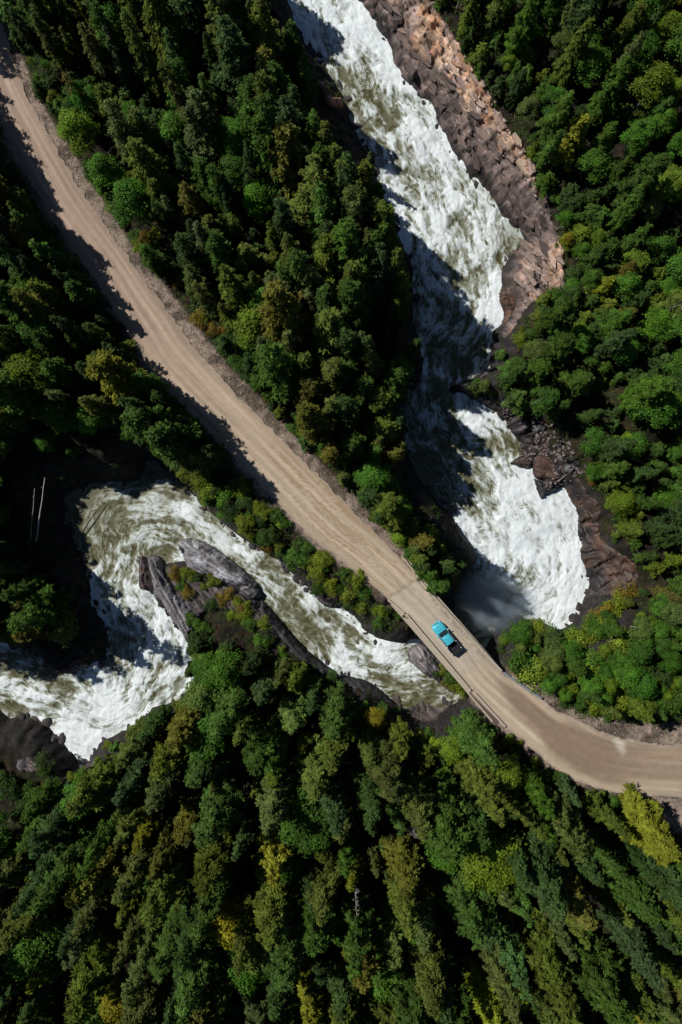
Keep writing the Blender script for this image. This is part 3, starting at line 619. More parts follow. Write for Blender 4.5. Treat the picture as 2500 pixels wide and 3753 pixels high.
def flow(p):
    fx = np.clip(p[:, 0]+80, 0, len(fgx)-1.01); fy = np.clip(p[:, 1]+116, 0, len(fgy)-1.01); i = fx.astype(int); j = fy.astype(int); fx = fx-i; fy = fy-j
    o = []
    for A in (FVx, FVy): o.append((A[j, i]*(1-fx)+A[j, i+1]*fx)*(1-fy)+(A[j+1, i]*(1-fx)+A[j+1, i+1]*fx)*fy)
    v = np.stack(o, 1)
    e = .3                                                         # eddies: curl of a noise
    for sc, am, sd in ((.13, .62, 71), (.4, .34, 72), (1.1, .16, 73)):
        f0 = vn(p[:, 0]*sc, p[:, 1]*sc, sd)
        v = v+am/sc*.16*np.stack([(vn(p[:, 0]*sc, (p[:, 1]+e)*sc, sd)-f0)/e, -(vn((p[:, 0]+e)*sc, p[:, 1]*sc, sd)-f0)/e], 1)*6.0
    return v/(np.linalg.norm(v, axis=1)[:, None]+1e-6)
def ridged(x, y, sd, oc=4):
    t = 0; a = 1; w = 0
    for i in range(oc):
        q = 1-np.abs(2*vn(x*2**i+i*7.3, y*2**i-i*3.1, sd+i)-1); t = t+a*q*q; w += a; a *= .62
    return t/w
def rank(a):
    r = np.empty(len(a)); r[np.argsort(a)] = np.linspace(0, 1, len(a)); return r
acc1 = np.zeros(len(Q)); acc2 = np.zeros(len(Q)); acc3 = np.zeros(len(Q)); tot = 0
for sgn in (-1, 1):
    p = Q.copy()
    for k in range(26):
        wgt = 1-k/27
        acc1 += (wgt*fbm(p[:, 0]*2.6, p[:, 1]*2.6, 81, 2) if k < 9 else 0); acc2 += wgt*fbm(p[:, 0]*1.0, p[:, 1]*1.0, 83, 3); tot += wgt
        if k < 5: acc3 += wgt*ridged(p[:, 0]*.55, p[:, 1]*.55, 187)
        p = p+sgn*flow(p)*.17
P1 = rank(acc1); P2 = rank(acc2); P3 = rank(acc3)
big = rank(fbm(Q[:, 0]*.22, Q[:, 1]*.22, 91, 3))
rg_ = ridged(Q[:, 0]*.33+.5*P2, Q[:, 1]*.33-.5*P1, 97)
iso = rank(fbm(Q[:, 0]*1.3+1.2*P2, Q[:, 1]*1.3-1.2*P1, 99, 4, .65))
pat = rank(.22*P1+.34*P2+.24*P3+.30*big+.16*rank(rg_)+.20*iso)
FOAM_SHADE = [(1180,50,.85),(1350,100,.97),(1310,290,.3),(1450,260,.97),(1330,420,.4),(1420,420,.35),(1500,420,.8),(1580,520,.9),(1480,560,.6),(1560,650,.62),(1650,700,.85),(1500,760,.75),(1640,850,.72),(1700,800,.55),(1780,800,.6),
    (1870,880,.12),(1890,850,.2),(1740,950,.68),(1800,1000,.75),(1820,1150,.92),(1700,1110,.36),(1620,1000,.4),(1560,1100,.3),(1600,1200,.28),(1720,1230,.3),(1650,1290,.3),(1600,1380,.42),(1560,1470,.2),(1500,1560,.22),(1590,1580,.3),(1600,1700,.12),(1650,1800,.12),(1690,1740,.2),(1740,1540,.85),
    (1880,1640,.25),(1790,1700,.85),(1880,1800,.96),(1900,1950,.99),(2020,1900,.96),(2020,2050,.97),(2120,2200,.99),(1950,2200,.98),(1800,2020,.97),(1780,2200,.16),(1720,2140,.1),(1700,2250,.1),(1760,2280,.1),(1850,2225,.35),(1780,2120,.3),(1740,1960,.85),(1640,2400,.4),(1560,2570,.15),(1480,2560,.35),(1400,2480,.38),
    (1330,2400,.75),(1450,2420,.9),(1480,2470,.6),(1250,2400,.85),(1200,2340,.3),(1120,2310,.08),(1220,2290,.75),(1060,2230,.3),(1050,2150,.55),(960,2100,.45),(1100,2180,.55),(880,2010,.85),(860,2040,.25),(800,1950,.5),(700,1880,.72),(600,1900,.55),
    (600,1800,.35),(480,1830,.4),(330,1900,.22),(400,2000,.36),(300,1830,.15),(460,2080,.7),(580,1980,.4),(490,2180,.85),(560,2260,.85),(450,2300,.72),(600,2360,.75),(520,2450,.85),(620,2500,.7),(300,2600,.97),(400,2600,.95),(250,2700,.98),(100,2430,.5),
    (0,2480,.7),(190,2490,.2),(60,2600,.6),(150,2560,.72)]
zq = water_z(Q); uq, vq = plan(Q[:, 0], Q[:, 1], zq); PQ = np.stack([uq, vq], 1)
den = idw(PQ, [f[:2] for f in FOAM_SHADE], [f[2] for f in FOAM_SHADE], 3.0, 300.0)  # real foam, thinned further in shaded stretches and pool to paint shade in
shore = np.clip(-lookup(GDWm, Q[:, 0], Q[:, 1]), -1, 5)
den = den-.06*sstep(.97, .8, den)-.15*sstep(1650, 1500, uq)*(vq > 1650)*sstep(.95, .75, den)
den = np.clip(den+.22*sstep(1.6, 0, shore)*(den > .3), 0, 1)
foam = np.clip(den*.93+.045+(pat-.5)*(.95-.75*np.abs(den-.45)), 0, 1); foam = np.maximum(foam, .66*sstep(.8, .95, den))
lines = [catmull([at(u, v, 0)[:2]*k for u, v in L], 2.0) for L, k in ((UP_RIVER, 1.06), (LOW_RIVER, 1.09))]; bd_ = None
for li, L in enumerate(lines):
    arc = np.concatenate([[0], np.cumsum(np.linalg.norm(np.diff(L, axis=0), axis=1))])+li*300
    d_, s_ = seg_dist(Q, L, arc, False)
    if bd_ is None: bd_, bs_ = d_, s_
    else: m_ = d_ < bd_; bs_ = np.where(m_, s_, bs_); bd_ = np.where(m_, d_, bd_)
uvw = np.stack([bs_+2.2*(fbm(Q[:, 0]*.3, Q[:, 1]*.3, 111, 3)-.5), bd_+2.6*(fbm(Q[:, 0]*.35, Q[:, 1]*.35, 112, 3)-.5)], 1)
turb = (.25+.75*den)*(1-.4*sstep(.75, .95, den))
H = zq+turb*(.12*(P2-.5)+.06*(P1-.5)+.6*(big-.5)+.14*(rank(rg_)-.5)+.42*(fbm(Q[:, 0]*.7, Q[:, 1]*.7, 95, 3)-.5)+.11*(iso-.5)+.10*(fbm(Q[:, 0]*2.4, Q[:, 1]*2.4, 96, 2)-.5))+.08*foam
V = np.zeros((len(P), 3)); V[:, :2] = P; V[idx, 2] = H
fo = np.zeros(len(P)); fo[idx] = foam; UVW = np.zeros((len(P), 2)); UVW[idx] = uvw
mk = near.reshape(X.shape); mk = mk[:-1, :-1] & mk[1:, :-1] & mk[:-1, 1:] & mk[1:, 1:]
V, Fq, fo, UVW = compact(V, grid_faces(mk), fo, UVW)
m, n, l, p = new_mat('white_water')
aa = N(n, 'ShaderNodeAttribute'); aa.attribute_name = 'foam'
tc = N(n, 'ShaderNodeTexCoord'); n1_ = N(n, 'ShaderNodeTexNoise'); n1_.inputs['Scale'].default_value = 3.0; n1_.inputs['Detail'].default_value = 6; n1_.inputs['Distortion'].default_value = 1.2; n1_.inputs['Roughness'].default_value = .7
l.new(tc.outputs['Object'], n1_.inputs['Vector'])
mpw = N(n, 'ShaderNodeMapping'); mpw.inputs['Scale'].default_value = (.42, 1.0, 1); l.new(tc.outputs['UV'], mpw.inputs[0])
rdg = N(n, 'ShaderNodeTexNoise'); rdg.noise_type = 'RIDGED_MULTIFRACTAL'; rdg.normalize = True
rdg.inputs['Scale'].default_value = 1.15; rdg.inputs['Detail'].default_value = 5; rdg.inputs['Roughness'].default_value = .62; rdg.inputs['Distortion'].default_value = .7; rdg.inputs['Offset'].default_value = .9; rdg.inputs['Gain'].default_value = 1.6
l.new(mpw.outputs[0], rdg.inputs['Vector'])
r0 = N(n, 'ShaderNodeMapRange'); r0.inputs[1].default_value = .1; r0.inputs[2].default_value = .95; r0.inputs[3].default_value = -.5; r0.inputs[4].default_value = .5; l.new(rdg.outputs[0], r0.inputs[0])
s1 = N(n, 'ShaderNodeMath', operation='MULTIPLY_ADD'); l.new(n1_.outputs[0], s1.inputs[0]); s1.inputs[1].default_value = .6; s1.inputs[2].default_value = -.3
sa = N(n, 'ShaderNodeMath', operation='ADD'); l.new(s1.outputs[0], sa.inputs[0]); l.new(r0.outputs[0], sa.inputs[1])
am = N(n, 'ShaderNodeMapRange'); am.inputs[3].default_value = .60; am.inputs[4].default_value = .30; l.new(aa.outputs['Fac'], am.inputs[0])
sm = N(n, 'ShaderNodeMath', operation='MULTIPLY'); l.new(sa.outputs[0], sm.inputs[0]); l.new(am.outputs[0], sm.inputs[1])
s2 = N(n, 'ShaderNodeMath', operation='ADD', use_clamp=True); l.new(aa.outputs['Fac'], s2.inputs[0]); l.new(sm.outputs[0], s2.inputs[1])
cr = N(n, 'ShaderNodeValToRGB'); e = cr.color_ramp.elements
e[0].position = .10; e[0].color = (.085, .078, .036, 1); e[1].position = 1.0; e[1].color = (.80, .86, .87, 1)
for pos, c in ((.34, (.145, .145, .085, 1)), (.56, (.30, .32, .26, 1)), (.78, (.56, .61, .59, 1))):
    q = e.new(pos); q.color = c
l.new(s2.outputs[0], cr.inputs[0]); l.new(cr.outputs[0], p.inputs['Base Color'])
rr = N(n, 'ShaderNodeMapRange'); rr.inputs[3].default_value = .3; rr.inputs[4].default_value = .75; l.new(s2.outputs[0], rr.inputs[0]); l.new(rr.outputs[0], p.inputs['Roughness'])
bp = N(n, 'ShaderNodeBump'); bp.inputs['Strength'].default_value = .5; bp.inputs['Distance'].default_value = .1; l.new(n1_.outputs[0], bp.inputs['Height']); l.new(bp.outputs[0], p.inputs['Normal'])
p.inputs['IOR'].default_value = 1.33
M['water'] = m
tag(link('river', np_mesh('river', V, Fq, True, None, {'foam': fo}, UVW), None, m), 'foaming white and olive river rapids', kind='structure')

# spray over the plunge pool by the bridge
m, n, l, p = new_mat('spray'); n.remove(p)
pv = N(n, 'ShaderNodeVolumePrincipled'); pv.inputs['Color'].default_value = (.74, .87, 1, 1); pv.inputs['Anisotropy'].default_value = .2  # spray itself is white; blue skylight is tinted into its colour
tc = N(n, 'ShaderNodeTexCoord'); no = N(n, 'ShaderNodeTexNoise'); no.inputs['Scale'].default_value = .22; no.inputs['Detail'].default_value = 4; no.inputs['Distortion'].default_value = .6
l.new(tc.outputs['Object'], no.inputs['Vector'])
mp = N(n, 'ShaderNodeMapRange'); mp.inputs[1].default_value = .34; mp.inputs[2].default_value = .75; l.new(no.outputs[0], mp.inputs[0])
dv = N(n, 'ShaderNodeVectorMath', operation='MULTIPLY'); dv.inputs[1].default_value = (1/8.6, 1/7.6, 1/5.5); l.new(tc.outputs['Object'], dv.inputs[0])
ln = N(n, 'ShaderNodeVectorMath', operation='LENGTH'); l.new(dv.outputs[0], ln.inputs[0])
fl = N(n, 'ShaderNodeMapRange', interpolation_type='SMOOTHSTEP'); fl.inputs[1].default_value = 1.0; fl.inputs[2].default_value = .25; fl.inputs[3].default_value = 0; fl.inputs[4].default_value = 1; l.new(ln.outputs['Value'], fl.inputs[0])
mu = N(n, 'ShaderNodeMath', operation='MULTIPLY'); l.new(mp.outputs[0], mu.inputs[0]); l.new(fl.outputs[0], mu.inputs[1])
m2 = N(n, 'ShaderNodeMath', operation='MULTIPLY'); m2.inputs[1].default_value = .75; l.new(mu.outputs[0], m2.inputs[0]); l.new(m2.outputs[0], pv.inputs['Density'])
l.new(pv.outputs[0], n['Material Output'].inputs['Volume'])
bm = bmesh.new(); bmesh.ops.create_icosphere(bm, subdivisions=3, radius=1.0)
for v in bm.verts: v.co.x *= 8.6; v.co.y *= 7.6; v.co.z *= 5.5
me = bpy.data.meshes.new('mist'); bm.to_mesh(me); bm.free()
o = link('mist', me, None, m); o.location = at(1800, 2205, -7.5); tag(o, 'white spray tinted with blue skylight hanging over the plunge pool by the bridge', 'mist', kind='stuff')

# ------------------------------------------------------------------ road
rp = catmull(np.hstack([RL, RR]), .35); NT = 30
_sl = np.concatenate([[0], np.cumsum(np.linalg.norm(np.diff((rp[:, :2]+rp[:, 2:])/2, axis=0), axis=1))])
_ac = (rp[:, 2:]-rp[:, :2])/np.linalg.norm(rp[:, 2:]-rp[:, :2], axis=1)[:, None]
def s_at(i): return _sl[int(np.argmin(np.linalg.norm(rp[:, :2]-RL[i], axis=1)))]
SB0 = .45*s_at(IB0)+.55*s_at(IB0+1); SB1 = s_at(IB1); _off = sstep(SB0-7, SB0-10, _sl)+sstep(SB1+7, SB1+10, _sl)
rp0 = rp.copy()
rp[:, :2] += _ac*(1.0*(fbm(_sl*.8, _sl*0, 17, 4)-.5)*_off)[:, None]; rp[:, 2:] += _ac*(1.0*(fbm(_sl*.8, _sl*0+9, 18, 4)-.5)*_off)[:, None]
T = np.linspace(0, 1, NT); RV = rp[:, None, :2]*(1-T)[None, :, None]+rp[:, None, 2:]*T[None, :, None]
sl = np.concatenate([[0], np.cumsum(np.linalg.norm(np.diff((rp[:, :2]+rp[:, 2:])/2, axis=0), axis=1))])
wid = np.linalg.norm(rp[:, 2:]-rp[:, :2], axis=1)
S2 = np.repeat(sl[:, None], NT, 1).ravel(); T2 = np.repeat(T[None], len(rp), 0).ravel(); W2 = ((RV-rp0[:, None, :2])*_ac[:, None, :]).sum(2).ravel(); TJ = T2; T2 = W2/np.repeat(np.linalg.norm(rp0[:, 2:]-rp0[:, :2], axis=1)[:, None], NT, 1).ravel()
x, y = RV[..., 0].ravel(), RV[..., 1].ravel()
rut = .03*(np.exp(-((T2-.33)/.06)**2)+np.exp(-((T2-.67)/.06)**2))
z = .03+.07*(1-(2*TJ-1)**2)-rut+.03*(fbm(x*1.1, y*1.1, 8, 3)-.5)
u, v = plan(x, y, z); Pp = np.stack([u, v], 1)
st1 = fbm(S2*.06, W2*2.2, 13, 3); st2 = fbm(S2*.02+3, W2*.9, 14, 2); gr = fbm(x*1.5, y*1.5, 15, 3)
dusty = np.array([.45, .36, .262]); red = np.array([.35, .258, .198]); deck = np.array([.50, .435, .345]); damp = np.array([.235, .165, .115])
k = sstep(900, 1900, v); c = lerp(red, dusty, k)
on = sstep(SB0-.25, SB0+.25, S2+.5*(gr-.5))*sstep(SB1+1.5, SB1-1.0, S2+2*(gr-.5)); c = lerp(c, deck, np.clip(on, 0, 1)*.65)
for c0, w0, a0 in ((.27, .045, .30), (.45, .035, .22), (.66, .045, .32), (.82, .03, .2)):
    c = c*(1+a0*np.exp(-((T2-c0+.06*(st2-.5))/w0)**2)*(1-on))[:, None]
i_end = int(np.argmin(np.linalg.norm(rp[:, :2]-RL[IB1], axis=1))); sd_ = S2-sl[i_end]
lo_t = .12+.55*np.exp(-np.clip(sd_, 0, 99)/8); wob = .16*(fbm(S2*.12, W2*.25, 16, 3)-.5)*2
dp = sstep(-2, 5, sd_)*sstep(lo_t-.06, lo_t+.16, T2+wob)*sstep(1.02, .84, T2+wob*.5+.1*np.exp(-np.clip(sd_, 0, 99)/14))*(1-.35*sstep(24, 40, sd_))
c = lerp(c, damp, np.clip(dp*(.8+.4*(st1-.3)), 0, 1))
pal_ = sstep(1.6, .5, np.hypot((u-2270-.35*(v-2720))/17, (v-2715)/42)+.8*(gr-.5)); c = lerp(c, np.array([.54, .48, .39]), pal_)
pt = sstep(.55, .68, st1+.25*(gr-.5))*sstep(1500, 1700, v)*sstep(2300, 2150, v-.5*(u-1450)); c = lerp(c, np.array([.27, .19, .115]), pt*.8*(1-on))
c = c*(.66+.68*st1)[:, None]*(.9+.2*gr)[:, None]
crumb = np.clip(on, 0, 1)*np.exp(-((T2-.93)/.03)**2)*sstep(.4, .6, fbm(x*3, y*3, 19, 2)); c = c*(1-.55*crumb)[:, None]; c = c*(1-.3*np.exp(-((S2-SB0)/.22)**2))[:, None]
ed = np.minimum(TJ, 1-TJ); c = lerp(np.array([.34, .27, .21])*(.6+.8*gr)[:, None], c, sstep(0, .06, ed+.03*(gr-.5)))
me = np_mesh('road', np.stack([x, y, z], 1), grid_faces(np.ones((len(rp)-1, NT-1), bool)), True, c)
tag(link('road', me, None, M['road']), 'tan gravel road with wheel tracks and damp patches', kind='structure')

# ------------------------------------------------------------------ bridge
def beam_between(mb, a, b, w, h, zc, bev=.03):
    a = np.array(a, float); b = np.array(b, float); d = b-a; L = np.linalg.norm(d)
    mb.box(((a[0]+b[0])/2, (a[1]+b[1])/2, zc), (L, w, h), math.atan2(d[1], d[0]), bev); return mb
bl0, bl1, br0, br1 = at(1440,2212)[:2], at(1722,2536)[:2], at(1552,2138)[:2], at(1838,2464)[:2]
bdir = (bl1-bl0)/np.linalg.norm(bl1-bl0); bperp = np.array([-bdir[1], bdir[0]])      # towards the upper river
bridge = empty('bridge', (*((bl0+br1)/2), 0)); tag(bridge, 'narrow gravel-topped bridge with timber curbs over the gorge', 'bridge')
def brel(o): o.location = -bridge.location; o.parent = bridge; return o
mb = MB(); q = [bl0-bperp*.45, bl1-bperp*.45, br1+bperp*.45, br0+bperp*.45]
V = [(*p, z) for z in (-.75, -.02) for p in q]; mb.add(V, [(3, 2, 1, 0), (4, 5, 6, 7), (0, 1, 5, 4), (1, 2, 6, 5), (2, 3, 7, 6), (3, 0, 4, 7)])
brel(mb.build('deck', M['concrete']))
for t in (.12, .37, .63, .88):
    a = bl0*(1-t)+br0*t; b = bl1*(1-t)+br1*t
    mb = MB(); beam_between(mb, a, b, .12, 1.2, -1.36, 0); beam_between(mb, a, b, .42, .08, -2.0, 0); beam_between(mb, a, b, .42, .08, -.81, 0)
    brel(mb.build('girder', M['steel']))
def curb_run(a, b, n, w, h, zc, mat, name='curb_beam'):
    a = np.array(a); b = np.array(b)
    for i in range(n):
        p = a+(b-a)*(i+.004)/n; q_ = a+(b-a)*(i+.996)/n; brel(beam_between(MB(), p, q_, w, h, zc).build(name, mat))
    for i in range(n*2+1):
        p = a+(b-a)*min(max(i/(n*2), .01), .99); brel(MB().box((*p, .10), (.3, w*.8, .26), math.atan2(*(b-a)[::-1])).build('curb_block', M['dark_timber']))
curb_run(at(1488,2249)[:2], at(1724,2529)[:2], 4, .34, .36, .40, M['timber'])
curb_run(at(1577,2172)[:2], at(1838,2458)[:2], 4, .30, .26, .34, M['concrete'])
for (a, b) in ((bl0, br0), (bl1, br1)):
    mid = (a+b)/2; sgn = -1 if a is bl0 else 1; cc = mid+bdir*sgn*.2
    brel(MB().box((*cc, -3.2), (1.0, np.linalg.norm(b-a)+.6, 4.6), math.atan2(bdir[1], bdir[0]), .05).build('abutment', M['concrete']))
def rail_thing(name, label, cat, a, b, w, h, zc, mat, posts, group=None, zb=-.6):
    a = np.array(at(*a)[:2]); b = np.array(at(*b)[:2]); e = empty(name, (*a, 0)); tag(e, label, cat, group)
    o = beam_between(MB(), a, b, w, h, zc, .03).build('beam', mat); o.parent = e; o.location = -e.location
    for i in range(posts):
        p = a+(b-a)*(i+.15)/(posts-.7); hh = zc-zb
        o = MB().box((p[0], p[1], (zc-h/2+zb)/2+.02), (.2, .2, zc-h/2-zb+.04), math.atan2(*(b-a)[::-1]), .01).build('post', M['dark_timber']); o.parent = e; o.location = -e.location
    return e
rail_thing('timber_rail', 'weathered timber rail leading onto the bridge from the rapids side', 'rail', (1499,2052), (1566,2146), .34, .3, .55, M['timber'], 4)
rail_thing('timber_curb', 'low pale timber curb along the road verge before the bridge', 'curb', (1474,2037), (1572,2168), .26, .26, .18, M['timber'], 5)
rail_thing('timber_curb', 'short pale timber curb beside the yellow hazard marker', 'curb', (1421,2197), (1482,2246), .3, .3, .3, M['timber'], 3)
rail_thing('guard_rail', 'grey metal guard rail where the road leaves the bridge', 'guard rail', (1842,2462), (1982,2557), .42, .12, .62, M['galv'], 6)
rail_thing('timber_rail', 'old timber rail behind the grey metal guard rail', 'rail', (1876,2476), (1975,2540), .24, .22, .3, M['timber'], 4)
w = empty('wing_wall', (*at(1740,2540)[:2], 0)); tag(w, 'concrete wing wall with soil-filled top at the bridge end', 'wall')
for nm, a, b, ww, hh, zc, mt in (('wall_cap', (1740,2540), (1851,2662), .42, .5, .22, 'concrete'), ('outer_wall', (1716,2540), (1806,2646), .34, 2.4, -1.2, 'concrete'), ('end_wall', (1718,2533), (1736,2521), .5, 2.2, -.9, 'concrete'), ('soil_fill', (1728,2540), (1826,2650), 1.0, 1.6, -.85, 'steel')):
    o = beam_between(MB(), at(*a)[:2], at(*b)[:2], ww, hh, zc, .04).build(nm, M[mt]); o.parent = w; o.location = -w.location
def marker(u, v, label, s):
    a = at(u, v); e = empty('hazard_marker', (a[0], a[1], 0)); tag(e, label, 'marker'); rz = math.atan2(bdir[1], bdir[0])
    MB().box((0, 0, .1), (.07, .07, 2.0)).build('post', M['galv'], e)
    o = MB().box((0, 0, 0), (.06, .46*s, .9*s), 0, .01).build('board', M['yellow'], e); o.location = (0.08, 0, .8); o.rotation_euler = (0, -.75, rz)
    for k in (-1, 0, 1):
        st = MB().add([(-.034, -.2*s, -.1*s+k*.26*s), (-.034, .2*s, .06*s+k*.26*s), (-.034, .2*s, .15*s+k*.26*s), (-.034, -.2*s, -.01*s+k*.26*s)], [(0, 3, 2, 1)]).build('stripe', M['black'], o)
    e.location.z = .0
marker(1477, 2256, 'leaning yellow hazard board on a post at the bridge corner', 1.15)
marker(1577, 2174, 'small yellow marker post at the rapids side of the bridge', .6)

# ------------------------------------------------------------------ pickup truck
paint, n, l, p = new_mat('turquoise_paint')
tc = N(n, 'ShaderNodeTexCoord'); no = N(n, 'ShaderNodeTexNoise'); no.inputs['Scale'].default_value = 3; l.new(tc.outputs['Object'], no.inputs['Vector'])
l.new(mix_col(n, l, no.outputs[0], (.06, .46, .60), (.08, .54, .68)), p.inputs['Base Color'])
p.inputs['Roughness'].default_value = .3; p.inputs['Metallic'].default_value = .05; p.inputs['Coat Weight'].default_value = .8; p.inputs['Coat Roughness'].default_value = .08
glass = plain('dark_glass', (.01, .022, .024), .08, var=.1, spec=.8)
rubber = plain('rubber', (.015, .015, .015), .9); chrome = plain('chrome', (.7, .7, .7), .2, metal=.9); white_p = plain('white_plastic', (.8, .8, .78), .5, var=.05)
lamp_m = plain('lamp_glass', (.75, .8, .82), .15, var=.05); red_m = plain('red_lens', (.4, .01, .01), .3, var=.05); bedm = plain('bed_liner', (.010, .010, .011), .85, var=.2)
tp = at(1635, 2336); td = np.array([-.62, .785]); td /= np.linalg.norm(td)
truck = empty('pickup_truck', (tp[0], tp[1], .085), math.atan2(td[1], td[0])); truck.scale = (1.05,)*3; tag(truck, 'turquoise pickup truck with black open bed driving across the bridge', 'truck')
def loft(stations, name, mat, parent, capends=True, smooth=True):
    V = []; F = []; n_ = len(stations[0])
    for s in stations: V += s
    for i in range(len(stations)-1):
        for k in range(n_-1): F.append((i*n_+k, i*n_+k+1, (i+1)*n_+k+1, (i+1)*n_+k))
        F.append((i*n_+n_-1, i*n_, (i+1)*n_, (i+1)*n_+n_-1))
    if capends: F.append(tuple(range(n_-1, -1, -1))); F.append(tuple((len(stations)-1)*n_+k for k in range(n_)))
    me = bpy.data.meshes.new(name); me.from_pydata(V, [], F); me.update()
    bm = bmesh.new(); bm.from_mesh(me); bmesh.ops.recalc_face_normals(bm, faces=bm.faces); bm.to_mesh(me); bm.free()
    if smooth:
        me.polygons.foreach_set('use_smooth', np.ones(len(me.polygons), bool)); me.set_sharp_from_angle(angle=R(38))
    return link(name, me, parent, mat)
def sect(x, w, zb, zs, zt, e=.12):
    return [(x, -w*.94, zb), (x, -w, (zb+zs)/2), (x, -w, zs), (x, -w+e, zt-.02), (x, -w*.4, zt+.02), (x, 0, zt+.035), (x, w*.4, zt+.02), (x, w-e, zt-.02), (x, w, zs), (x, w, (zb+zs)/2), (x, w*.94, zb)]
loft([sect(3.15, .74, .62, .80, .90), sect(3.05, .88, .5, .9, 1.02), sect(2.8, .97, .42, 1.0, 1.12), sect(2.3, 1.0, .42, 1.04, 1.17), sect(1.6, 1.0, .42, 1.08, 1.21), sect(1.2, 1.0, .42, 1.1, 1.2), sect(-.95, 1.0, .42, 1.1, 1.18)], 'body', paint, truck)
def gh(x, wb, zb, wt, zt): return [(x, -wb, zb), (x, -wt, zt-.05), (x, -wt+.08, zt), (x, 0, zt+.03), (x, wt-.08, zt), (x, wt, zt-.05), (x, wb, zb)]
loft([gh(1.5, .92, 1.12, .90, 1.24), gh(1.15, .93, 1.12, .84, 1.55), gh(.78, .93, 1.12, .75, 1.86), gh(.3, .93, 1.12, .74, 1.92), gh(-.5, .93, 1.12, .74, 1.91), gh(-.86, .93, 1.12, .73, 1.87), gh(-.98, .92, 1.12, .78, 1.5)], 'cab', paint, truck)
ws = MB().add([(1.50, -.80, 1.27), (1.50, .80, 1.27), (.80, .66, 1.885), (.80, -.66, 1.885), (1.16, -.80, 1.60), (1.16, .80, 1.60)], [(0, 1, 5, 4), (4, 5, 2, 3)]).build('windshield', glass, truck); ws.location = (.035, 0, .045)
for s in (-1, 1):
    MB().add([(1.10, s*.935, 1.2), (.16, s*.945, 1.2), (.16, s*.785, 1.80), (.70, s*.785, 1.80)], [(0, 1, 2, 3) if s < 0 else (3, 2, 1, 0)]).build('side_window', glass, truck).location = (0, s*.012, 0)
    MB().add([(.10, s*.945, 1.2), (-.80, s*.945, 1.2), (-.76, s*.785, 1.80), (.10, s*.785, 1.80)], [(0, 1, 2, 3) if s < 0 else (3, 2, 1, 0)]).build('side_window', glass, truck).location = (0, s*.012, 0)
    mb = MB().box((0, s*.16, 0), (.16, .24, .2), 0, .04); mb.box((0, s*.02, -.03), (.06, .12, .06)); mb.build('mirror', paint if s > 0 else white_p, truck).location = (1.22, s*1.0, 1.24)
    MB().box((3.0, s*.70, .86), (.26, .34, .16), s*-.32, .04).build('headlight', lamp_m, truck)
    MB().box((-3.16, s*.86, .95), (.06, .14, .34), 0, .02).build('tail_light', red_m, truck)
    for x in (2.15, -1.85):
        e = link('wheel', MB().tube([(0, -.13, 0), (0, .13, 0)], .2, 12).mesh('wheel'), truck, chrome); e.location = (x, s*.87, .40)
        ty = MB(); 
        for k in range(18):
            a0, a1 = 2*math.pi*k/18, 2*math.pi*(k+1)/18; b = len(ty.v)
            for a in (a0, a1):
                for rr, yy in ((.24, -.13), (.37, -.14), (.40, -.1), (.40, .1), (.37, .14), (.24, .13)): ty.v.append((math.cos(a)*rr, yy, math.sin(a)*rr))
            for j in range(5): ty.f.append((b+j, b+j+1, b+6+j+1, b+6+j))
        ty.build('tyre', rubber, e)
        MB().tube([(0, s*.131, 0), (0, s*.14, 0)], .13, 10).build('hub', chrome, e)
        loft([[(x-.52, s*.93, .62), (x-.52, s*1.035, .62), (x-.52, s*1.0, .7)], [(x-.34, s*.93, .84), (x-.34, s*1.055, .84), (x-.34, s*1.0, .95)], [(x, s*.93, .93), (x, s*1.06, .93), (x, s*1.0, 1.05)], [(x+.34, s*.93, .84), (x+.34, s*1.055, .84), (x+.34, s*1.0, .95)], [(x+.52, s*.93, .62), (x+.52, s*1.035, .62), (x+.52, s*1.0, .7)]], 'fender', paint, truck)
    MB().box((-2.06, s*.955, .80), (2.18, .09, .72), 0, .03).build('bed_side', bedm, truck)
    MB().box((-2.06, s*.955, 1.185), (2.16, .05, .05), 0, .01).build('bed_rail', chrome, truck)
    for x in (-1.12, -2.55):
        pp = MB().box((x, s*.95, 1.37), (.07, .07, .42), 0, .01).build('stake_post', bedm, truck); MB().box((x, s*.95, 1.61), (.15, .15, .1), 0, .02).build('cap', white_p, pp)
    MB().box((.85, s*1.01, .98), (.16, .03, .04)).build('door_handle', chrome, truck)
mb = MB().add([(2.55, -.15, 1.17), (2.0, -.26, 1.2), (2.0, .26, 1.2), (2.55, .15, 1.17), (2.5, -.15, 1.25), (2.02, -.24, 1.31), (2.02, .24, 1.31), (2.5, .15, 1.25)], [(0, 3, 2, 1), (4, 5, 6, 7), (0, 1, 5, 4), (1, 2, 6, 5), (2, 3, 7, 6), (3, 0, 4, 7)]); sc = mb.build('hood_scoop', paint, truck)
MB().box((2.53, 0, 1.215), (.03, .26, .06)).build('scoop_opening', M['black'], sc)
MB().box((3.10, 0, .80), (.12, 1.0, .30), 0, .03).build('grille', M['black'], truck)
MB().box((2.96, 0, 1.065), (.10, 1.02, .03), 0, .008).build('hood_gap', M['black'], truck)
MB().box((3.20, 0, .52), (.22, 1.72, .22), 0, .06).build('front_bumper', paint, truck)
MB().box((-3.22, 0, .55), (.2, 1.8, .2), 0, .04).build('rear_bumper', M['black'], truck)
MB().box((-2.06, 0, .62), (2.16, 1.86, .08)).build('bed_floor', bedm, truck)
MB().box((-3.13, 0, .86), (.08, 1.84, .62), 0, .02).build('tailgate', bedm, truck)
MB().box((-1.03, 0, .95), (.06, 1.8, .5)).build('bed_front_wall', bedm, truck)
MB().add([(-.90, -.62, 1.78), (-.90, .62, 1.78), (-1.0, .66, 1.35), (-1.0, -.66, 1.35)], [(0, 1, 2, 3)]).build('rear_window', glass, truck).location = (-.03, 0, 0)
